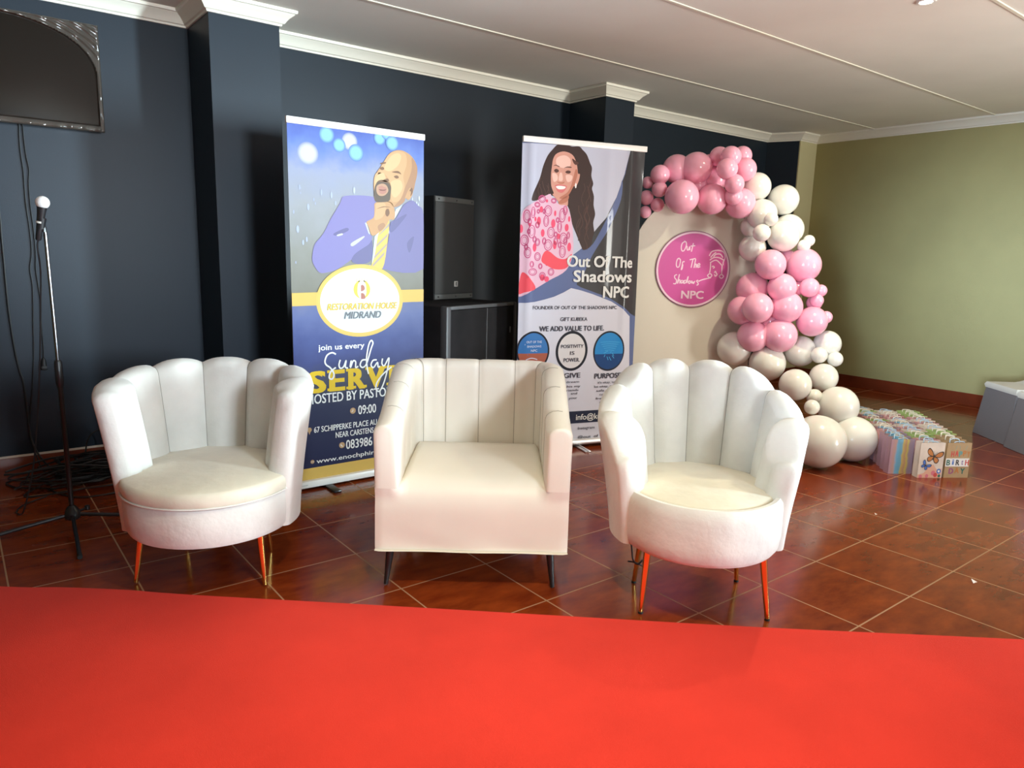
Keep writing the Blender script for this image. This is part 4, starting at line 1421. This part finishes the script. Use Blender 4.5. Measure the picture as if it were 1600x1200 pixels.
def cable_heap():
    rnd = random.Random(11)
    b = MB()
    for k in range(22):
        cx, cy = .50 + rnd.uniform(-.12, .16), 4.42 + rnd.uniform(-.08, .08)
        R = rnd.uniform(.10, .26)
        tz = rnd.uniform(.02, .17)
        a0 = rnd.uniform(0, 6.28)
        tilt = rnd.uniform(-.35, .35)
        pts = []
        n = 14
        for j in range(n + 1):
            a = a0 + j / n * rnd.uniform(5.0, 6.2)
            r = R * (1 + .18 * math.sin(3 * a + k))
            x, y = cx + r * math.cos(a) * 1.15, cy + r * math.sin(a) * .75
            z = max(.006, tz * (.35 + .65 * (1 - min(1, math.hypot(x - .52, y - 4.42) / .40))) + tilt * r * math.cos(a) * .4)
            pts.append((x, min(y, 4.69), z))
        b.tube(smooth_path(pts, 4), rnd.choice((.0045, .005, .006)), 6)
    b.tube(smooth_path([(.52, 4.60, .05), (.55, 4.62, .19), (.62, 4.62, .235), (.70, 4.58, .17), (.72, 4.55, .05)], 6), .0045, 6)
    b.tube(smooth_path([(.30, 4.40, .006), (.42, 4.15, .006), (.60, 4.12, .006), (.80, 4.2, .006)], 6), .004, 6)
    tag(b.build('cable_heap', 'cable_black'), 'tangled heap of black cables on the floor behind the left armchair', 'cables', kind='stuff')


cable_heap()


# ------------------------------------------------------------------ backdrop board and balloons
BALLOONS = [(3.97, 3.348, 1.883, 0.097, 'p'), (4.034, 3.235, 1.886, 0.107, 'p'), (3.836, 3.375, 1.836, 0.063, 'p'), (3.822, 3.468, 1.789, 0.041, 'p'), (3.839, 3.374, 1.741, 0.053, 'p'), (3.827, 3.477, 1.69, 0.049, 'p'), (3.825, 3.478, 1.594, 0.041, 'p'), (3.878, 3.419, 1.643, 0.047, 'p'), (3.897, 3.228, 1.689, 0.11, 'p'), (4.104, 3.142, 1.685, 0.101, 'p'), (4.144, 3.139, 1.963, 0.065, 'p'), (4.107, 3.02, 1.949, 0.066, 'p'), (4.259, 3.041, 1.971, 0.062, 'p'), (4.058, 3.005, 1.867, 0.067, 'p'), (4.243, 3.004, 1.879, 0.078, 'p'), (4.105, 2.974, 1.774, 0.064, 'p'), (4.251, 3.022, 1.662, 0.104, 'p'), (4.188, 3.206, 1.826, 0.093, 'p'), (4.141, 2.998, 1.7, 0.057, 'p'), (4.082, 3.251, 1.773, 0.068, 'p'), (4.139, 3.214, 1.936, 0.049, 'p'), (4.375, 2.99, 1.777, 0.094, 'w'), (4.556, 2.896, 1.699, 0.105, 'w'), (4.364, 2.925, 1.594, 0.099, 'w'), (4.329, 2.828, 1.558, 0.046, 'w'), (4.383, 3.008, 1.516, 0.074, 'w'), (4.283, 2.859, 1.468, 0.057, 'w'), (4.584, 2.854, 1.503, 0.104, 'w'), (4.501, 2.836, 1.457, 0.107, 'w'), (4.693, 2.759, 1.43, 0.039, 'w'), (4.628, 2.754, 1.394, 0.043, 'w'), (4.398, 2.999, 1.371, 0.089, 'w'), (4.404, 2.852, 1.263, 0.104, 'p'), (4.656, 2.759, 1.263, 0.117, 'p'), (4.465, 2.788, 1.111, 0.094, 'p'), (4.418, 2.985, 1.096, 0.112, 'p'), (4.626, 2.683, 1.116, 0.065, 'p'), (4.735, 2.66, 1.096, 0.042, 'p'), (4.724, 2.692, 1.011, 0.054, 'p'), (4.631, 2.776, 1.106, 0.05, 'p'), (4.61, 2.861, 1.309, 0.06, 'p'), (4.314, 2.862, 0.973, 0.103, 'p'), (4.501, 2.764, 0.981, 0.106, 'p'), (4.351, 3.005, 0.944, 0.103, 'p'), (4.681, 2.671, 0.885, 0.105, 'p'), (4.763, 2.618, 0.916, 0.044, 'p'), (4.373, 2.919, 0.771, 0.105, 'p'), (4.479, 2.779, 0.786, 0.114, 'p'), (4.697, 2.661, 1.028, 0.046, 'p'), (4.512, 2.877, 0.872, 0.089, 'p'), (4.47, 2.851, 0.586, 0.125, 'w'), (4.357, 3.049, 0.67, 0.119, 'w'), (4.724, 2.763, 0.665, 0.108, 'w'), (4.847, 2.635, 0.724, 0.092, 'w'), (4.821, 2.552, 0.629, 0.051, 'w'), (4.726, 2.619, 0.655, 0.058, 'w'), (4.71, 2.561, 0.508, 0.093, 'w'), (4.451, 2.614, 0.472, 0.108, 'w'), (4.372, 2.435, 0.36, 0.048, 'w'), (4.531, 2.514, 0.399, 0.054, 'w'), (4.626, 2.394, 0.345, 0.13, 'w'), (4.266, 2.308, 0.173, 0.17, 'w'), (4.622, 2.269, 0.15, 0.148, 'w')]
SIGN_STROKES = [[(29, 1405), (8, 1393), (2, 1364), (9, 1340), (24, 1344), (37, 1376), (34, 1400), (19, 1408)], [(43, 1374), (45, 1350), (54, 1348), (62, 1371), (64, 1345)], [(87, 1395), (76, 1336)], [(68, 1374), (101, 1378)], [(-6, 1290), (-20, 1281), (-26, 1251), (-20, 1228), (-5, 1231), (2, 1264), (0, 1281), (-12, 1288)], [(33, 1265), (20, 1264), (16, 1235), (12, 1211), (18, 1217), (22, 1247)], [(68, 1280), (110, 1290)], [(92, 1287), (82, 1225)], [(111, 1287), (103, 1225), (110, 1249), (118, 1249), (118, 1225)], [(127, 1237), (144, 1247), (138, 1256), (127, 1246), (130, 1229), (148, 1235)], [(-16, 1175), (-31, 1168), (-30, 1151), (-17, 1136), (-21, 1112), (-39, 1112)], [(2, 1178), (-9, 1113), (0, 1137), (8, 1137), (8, 1113)], [(26, 1137), (16, 1131), (19, 1116), (30, 1125), (31, 1137), (34, 1114)], [(51, 1138), (39, 1132), (40, 1115), (54, 1126), (66, 1165), (59, 1117)], [(79, 1135), (70, 1126), (77, 1115), (86, 1124), (80, 1135)], [(94, 1136), (94, 1118), (104, 1127), (106, 1115), (117, 1133)], [(140, 1140), (129, 1134), (138, 1122), (142, 1110), (130, 1104)], [(141, 1131), (171, 1144), (207, 1153), (231, 1160)], [(207, 1310), (223, 1340), (259, 1350), (297, 1345), (317, 1325), (322, 1296), (312, 1272), (311, 1248)], [(213, 1281), (239, 1299), (276, 1300), (314, 1284)], [(216, 1263), (259, 1282), (302, 1248)], [(238, 1305), (255, 1323), (286, 1324), (306, 1301)], [(217, 1299), (237, 1323), (254, 1335)], [(220, 1269), (221, 1222), (218, 1192)], [(305, 1248), (306, 1188)], [(232, 1234), (240, 1240), (250, 1232), (240, 1225)], [(253, 1193), (259, 1205), (266, 1193), (273, 1182), (261, 1170), (254, 1184)], [(220, 1189), (205, 1174), (222, 1160), (236, 1175), (222, 1189)], [(305, 1185), (290, 1170), (307, 1156), (321, 1171), (306, 1185)]]


def backdrop():
    t = empty('backdrop_board', (4.08, 3.36, 0), math.radians(-33), 'cream arched backdrop board carrying a round magenta sign', 'backdrop')
    cx, R, zs = .105, .452, 1.27
    front = [(cx - R, 0.0), (cx + R, 0.0)] + [(cx + R * math.cos(math.pi * k / 40), zs + R * math.sin(math.pi * k / 40)) for k in range(41)]
    n = len(front)
    vs = [(x, 0.0, z) for x, z in front] + [(x, .018, z) for x, z in front]
    fs = [tuple(range(n)), tuple(range(2 * n - 1, n - 1, -1))] + [(i, i + n, (i + 1) % n + n, (i + 1) % n) for i in range(n)]
    fix(mesh('panel', vs, fs, 'board_cream', t))
    MB().box(cx - .30, cx - .26, .018, .40, 0, .03).box(cx + .26, cx + .30, .018, .40, 0, .03).box(cx - .30, cx - .26, .018, .05, .03, 1.0).box(cx + .26, cx + .30, .018, .05, .03, 1.0).build('rear_stand', 'black_wood', t, None)
    s = Sheet()
    cu, cv, ru, rv = .097, 1.214, .268, .266
    s.ellipse(cu, cv, ru, rv, 'vinyl_dark', 72)
    s.ellipse(cu, cv, ru - .005, rv - .005, 'vinyl_pale', 72)
    s.ellipse(cu, cv, ru - .018, rv - .018, 'vinyl_magenta', 72)
    for p in SIGN_STROKES:
        s.stroke(mm(p), .0075, 'vinyl_pale', 5)
    s.text('NPC', .023, .187, 1.010, .055, 'vinyl_pale', 'b')
    sg = s.build('round_sign', t)
    sg.location = (0, -.008, 0)
    MB().loft([[(cu + (ru - .001) * math.cos(a), y, cv + (rv - .001) * math.sin(a)) for a in [2 * math.pi * k / 64 for k in range(64)]] for y in (.0005, .0078)]).build('sign_disc', 'vinyl_dark', sg, 40)


backdrop()



def balloon_mesh(m):
    prof = []
    for k in range(21):
        a = math.pi * k / 20
        r = math.sin(a)
        z = math.cos(a)
        if z < 0:
            z *= 1.0 + .10 * (-z) ** 2
            r *= 1 - .05 * (-z) ** 2
        prof.append((max(r, .012), z))
    prof = prof[:-1] + [(.05, -1.10), (.035, -1.14), (.055, -1.20), (.06, -1.22), (.01, -1.21)]
    b = MB().lathe(prof[::-1], 36)
    o = b.build('balloon', m, None, 70)
    me = o.data
    bpy.data.objects.remove(o)
    return me


def garland():
    t = empty('balloon_garland', (4.35, 2.8, 0), 0, 'organic garland of pink and white balloons over the backdrop board and down to the floor', 'balloon garland')
    me = {'p': balloon_mesh('latex_pink'), 'w': balloon_mesh('latex_white')}
    rnd = random.Random(4)
    B = Vector((4.30, 3.10, 0))
    for k, (x, y, z, r, c) in enumerate(BALLOONS):
        o = bpy.data.objects.new('balloon', me[c])
        col.objects.link(o)
        o.parent = t
        o.location = (x - 4.35, y - 2.8, z)
        f = rnd.uniform(.97, 1.03)
        o.scale = (r * f, r * f, r * (1.02 if k < len(BALLOONS) - 2 else 1.0))
        # neck points to the spine of the garland, behind and inwards
        d = Vector((.55 + rnd.uniform(-.3, .3), .85, rnd.uniform(-.4, .2))) if k < len(BALLOONS) - 3 else Vector((.6, .8, .4))
        o.rotation_euler = (-d).to_track_quat('Z', 'Y').to_euler()
        o['label'] = ('pink' if c == 'p' else 'white') + ' balloon'


garland()


# ------------------------------------------------------------------ paper gift bags
def bag_mats():
    ramp_mat('bag_stripes', 0, [(0, (.38, .22, .27)), (.028, (.42, .24, .20)), (.045, (.12, .33, .48)), (.072, (.20, .42, .52)), (.078, (.60, .45, .13)), (.098, (.50, .27, .16)), (.110, (.60, .48, .10)), (.122, (.33, .23, .26)), (.155, (.36, .26, .33))], .6, noise=.16, nscale=22)
    mat('bag_cream', (.66, .54, .44), .6, noise=.1, nscale=14)
    mat('bag_kraft', (.40, .26, .13), .7, noise=.08, nscale=20)
    mat('bag_green', (.33, .42, .14), .6, noise=.35, nscale=18)
    mat('bag_floral', (.58, .30, .28), .6, noise=.5, nscale=20)
    mat('bag_inside', (.64, .55, .38), .7)
    for n, c in (('orange', (.48, .17, .04)), ('brown', (.05, .028, .02)), ('blue', (.06, .15, .45)), ('pinkf', (.62, .16, .20)), ('peach', (.68, .36, .24)), ('dgreen', (.03, .13, .09)), ('red', (.55, .06, .05)), ('purple', (.30, .06, .18)), ('white', (.74, .70, .64)), ('teal', (.10, .30, .28)), ('black', (.03, .03, .03)), ('violet', (.26, .16, .3))):
        mat('bag_ink_' + n, c, .6)
    mat('ribbon_blue', (.42, .55, .66), .5)
    mat('ribbon_white', (.70, .64, .54), .5)


bag_mats()


def make_bag(W, D, H, m, rib, rnd):
    """Open-topped paper bag, front at y=0 facing -y; origin at front left bottom corner."""
    t = empty('gift_bag')
    e = .0015
    g = D * .45
    vs, fs = [], []
    # outer walls with pinched gussets, inner walls just inside
    def ring(z, k, pinch):
        p = g * 0 + pinch
        o_ = [(0, 0), (W, 0), (W - p, D / 2), (W, D), (0, D), (p, D / 2)]
        if k:
            cx, cy = W / 2, D / 2
            o_ = [(cx + (x - cx) * (1 - 2 * e / W), cy + (y - cy) * (1 - 2 * e / D)) for x, y in o_]
        return [(x, y, z) for x, y in o_]
    b = MB()
    b.loft([ring(0, 0, 0.0), ring(H * .3, 0, .004), ring(H, 0, .014), ring(H, 1, .014), ring(H * .3, 1, .004), ring(.002, 1, 0)], True)
    b.build('bag_body', m, t, 20)
    hd = MB()
    for y in (.004, D - .004):
        h = rnd.uniform(.004, .013)
        a = rnd.uniform(-.015, .015)
        hd.tube(smooth_path([(W * .30, y, H - .012), (W * .31, y + .002, H + h * .4), (W * .42 + a, y + rnd.uniform(.002, .018), H + h), (W * .58 + a, y + rnd.uniform(.002, .018), H + h * .9), (W * .69, y + .002, H + h * .4), (W * .70, y, H - .012)], 4), .0028, 6)
    hd.build('ribbon_handle', rib, t, 40)
    return t


def butterfly_print(bag, W, H):
    s = Sheet()
    s.poly([(.0, .0), (W, .0), (W, .06), (W * .8, .05), (W * .62, .085), (W * .45, .07), (W * .25, .03), (0, .02)], 'bag_ink_peach', 0)
    for cu, cv, r, c in ((.10, .03, .016, 'pinkf'), (.115, .018, .014, 'red'), (.02, .008, .012, 'pinkf'), (.135, .042, .016, 'blue'), (.135, .042, .008, 'white'), (.14, .012, .010, 'dgreen'), (.06, .012, .012, 'pinkf')):
        s.ellipse(cu, cv, r * .9, r, 'bag_ink_' + c, 16)

    def bf(cx, cy, sc, c, rot):
        ca, sa = math.cos(rot), math.sin(rot)
        T = lambda pts: [(cx + sc * (x * ca - y * sa), cy + sc * (x * sa + y * ca)) for x, y in pts]
        wings = [[(0, 0), (.35, .55), (.9, .85), (1.05, .45), (.75, .05), (.3, -.05)], [(0, 0), (.45, -.05), (.75, -.3), (.6, -.7), (.25, -.65), (.05, -.3)]]
        for w in wings:
            for sx in (1, -1):
                s.poly(T([(x * sx * (1 if sx > 0 else .95), y) for x, y in w]), 'bag_ink_brown', 3, lift=False)
        s.up()
        for w in wings:
            mx, my = sum(p[0] for p in w) / 6, sum(p[1] for p in w) / 6
            for sx in (1, -1):
                s.poly(T([((mx + (x - mx) * .74) * sx, my + (y - my) * .74) for x, y in w]), 'bag_ink_' + c, 3, lift=False)
        s.up()
        s.stroke(T([(0, .25), (0, -.4)]), sc * .10, 'bag_ink_brown')
        s.stroke(T([(0, .2), (.2, .6)]), sc * .03, 'bag_ink_brown')
        s.stroke(T([(0, .2), (-.2, .6)]), sc * .03, 'bag_ink_brown')
        s.up()
    bf(.092, .135, .054, 'orange', -.25)
    bf(.044, .078, .032, 'blue', -.6)
    o = s.build('butterfly_print', bag.children[0])
    o.location = (0, -.0008, 0)


def birthday_print(bag, W, H):
    s = Sheet()
    s.rect(.0, W, .072, .124, 'bag_ink_white')
    rows = [('HAPPY', .030, .158, .134, .036, ('red', 'red', 'teal', 'orange', 'orange')), ('BiRtH', .006, .158, .080, .036, ('dgreen', 'blue', 'black', 'violet', 'red')), ('DAY', .028, .140, .026, .036, ('purple', 'orange', 'dgreen'))]
    for tx, u0, u1, v, cap, cs in rows:
        n = len(tx)
        for k, ch in enumerate(tx):
            a = u0 + (u1 - u0) * k / n
            b = u0 + (u1 - u0) * (k + .80) / n
            if ch in 'it':
                a += .006
                b -= .006
            s.text(ch, a, b, v + (.004 if k % 2 else 0), cap, 'bag_ink_' + cs[k], 'b')
    for u, a in ((.055, .4), (.085, -.3), (.12, .5)):
        s.stroke([(u, .180), (u + .01 * a, .195), (u + .02 * a, .205)], .002, 'bag_ink_teal', 3)
    o = s.build('birthday_print', bag.children[0])
    o.location = (0, -.0008, 0)


def gift_bags():
    rnd = random.Random(7)
    e = Vector((.84, -.542, 0))
    g = Vector((.756, .655, 0)) * .0765
    rz = math.atan2(e.y, e.x)
    ords = ['second', 'third', 'fourth', 'fifth', 'sixth', 'seventh', 'eighth', 'ninth', 'tenth', 'eleventh', 'twelfth', 'thirteenth', 'fourteenth']
    H = .222
    protos = {}
    starts = [Vector((4.540, 1.985, 0)), Vector((4.612, 1.842, 0)), Vector((4.758, 1.748, 0))]
    front = ['watercolour-striped gift bag at the front left of the bag rows', 'cream gift bag with butterfly print standing in the front row of bags', 'kraft gift bag printed with birthday lettering at the front right of the bag rows']
    names = ['striped', 'butterfly', 'kraft']
    seqs = [['bag_stripes'] * 3 + ['bag_floral', 'bag_stripes', 'bag_cream', 'bag_floral', 'bag_green', 'bag_floral', 'bag_stripes', 'bag_cream', 'bag_green', 'bag_cream'],
            ['bag_cream', 'bag_floral', 'bag_green', 'bag_green', 'bag_cream', 'bag_floral', 'bag_cream', 'bag_stripes', 'bag_cream', 'bag_floral', 'bag_floral', 'bag_cream', 'bag_cream'],
            ['bag_kraft', 'bag_kraft', 'bag_kraft', 'bag_green', 'bag_green', 'bag_cream', 'bag_cream', 'bag_floral', 'bag_cream', 'bag_floral', 'bag_green', 'bag_green', 'bag_green']]
    word = {'bag_stripes': 'striped', 'bag_floral': 'pink floral', 'bag_green': 'green', 'bag_cream': 'cream', 'bag_kraft': 'kraft'}
    for c in range(3):
        for k in range(13):
            m = seqs[c][k]
            rib = 'ribbon_blue' if rnd.random() < .45 else 'ribbon_white'
            W = .152
            if k == 0:
                b = make_bag(W + (.006 if c else 0), .052, H, m, rib, rnd)
                if c == 1:
                    butterfly_print(b, W, H)
                if c == 2:
                    birthday_print(b, W, H)
                lab = front[c]
            else:
                key = (m, rnd.randrange(2))
                if key not in protos:
                    protos[key] = b = make_bag(W, .050, H, m, rib, rnd)
                else:
                    b = copy_tree(protos[key])
                lab = '%s gift bag, %s from the front in the row led by the %s bag' % (word[m], ords[k - 1], names[c])
            p = starts[c] + g * k + e * rnd.uniform(-.0015, .0015)
            b.location = (p.x, p.y, 0)
            b.rotation_euler = (0, 0, rz)
            tag(b, lab, 'gift bag', 'gift bags packed in rows beside the balloons')


gift_bags()


# ------------------------------------------------------------------ covered chairs at the right edge
def covered_chair(corner, label):
    f = Vector((-.77, .64, 0))         # facing
    sd = Vector((-.64, -.77, 0))       # along the front edge, from the far corner to the near one
    rz = math.atan2(sd.y, sd.x)
    t = empty('covered_chair', corner, rz, label, 'chair', 'chairs in grey covers at the right edge')
    # local x along the front edge (0..W), local y: facing is -y or +y
    fy = 1 if Vector((-math.sin(rz), math.cos(rz), 0)).dot(f) > 0 else -1
    W, D, H = .43, .46, .415
    def rect(x0, x1, y0, y1, z, n=8):
        pts = []
        for a, b in (((x0, y0), (x1, y0)), ((x1, y0), (x1, y1)), ((x1, y1), (x0, y1)), ((x0, y1), (x0, y0))):
            for k in range(n):
                u = k / n
                pts.append((a[0] + (b[0] - a[0]) * u, (a[1] + (b[1] - a[1]) * u) * fy, z))
        return pts
    b = MB()
    b.loft([rect(0, W, 0, -D, 0.002), rect(.018, W - .018, -.018, -D + .018, .2), rect(.034, W - .034, -.034, -D + .03, .372), rect(.036, W - .036, -.036, -D + .03, .385)])
    sk = b.build('skirt_cover', 'grey_fabric', t, 40)
    c = MB()
    rings = [rect(.030, W - .030, -.030, -D + .02, .372), rect(.024, W - .024, -.024, -D + .02, .395), rect(.034, W - .034, -.034, -D + .03, H)]
    c.loft(rings)
    # soft sweep of the cover up to the backrest
    prof = [(-.22, H - .004), (-.30, H + .012), (-.37, H + .055), (-.41, H + .13), (-.425, H + .26), (-.44, H + .47), (-.455, H + .49), (-.475, H + .47), (-.47, .2), (-.40, .2)]
    prof = [(p.x, p.y) for p in smooth_path([(a, z, 0) for a, z in prof], 4)]
    c.loft([[(x, y * fy, z) for y, z in prof] for x in (.034, .05, W / 2, W - .05, W - .034)])
    c.build('seat_cover', 'white_fabric', t, 50)


covered_chair((6.285, 2.15, 0), 'grey-skirted covered chair with white seat at the right edge, the one nearer the right wall')
covered_chair((5.985, 1.835, 0), 'grey-skirted covered chair with white seat, cut off by the right edge of the photo')

# ------------------------------------------------------------------ litter
for x, y, r, lab in ((3.264, 1.033, 1.0, 'small scrap of white paper on the tiles in front of the covered chairs'), (3.732, 1.668, .6, 'tiny white paper crumb on a grout line near the gift bags')):
    o = mesh('paper_scrap', [(x - .016 * r, y - .006 * r, .002), (x + .014 * r, y - .010 * r, .001), (x + .010 * r, y + .012 * r, .009 * r), (x - .006 * r, y + .006 * r, .012 * r), (x - .004 * r, y - .002 * r, .001)], [(0, 1, 4), (1, 2, 4), (2, 3, 4), (3, 0, 4)], 'paper_scrap')
    tag(o, lab, 'paper scrap')
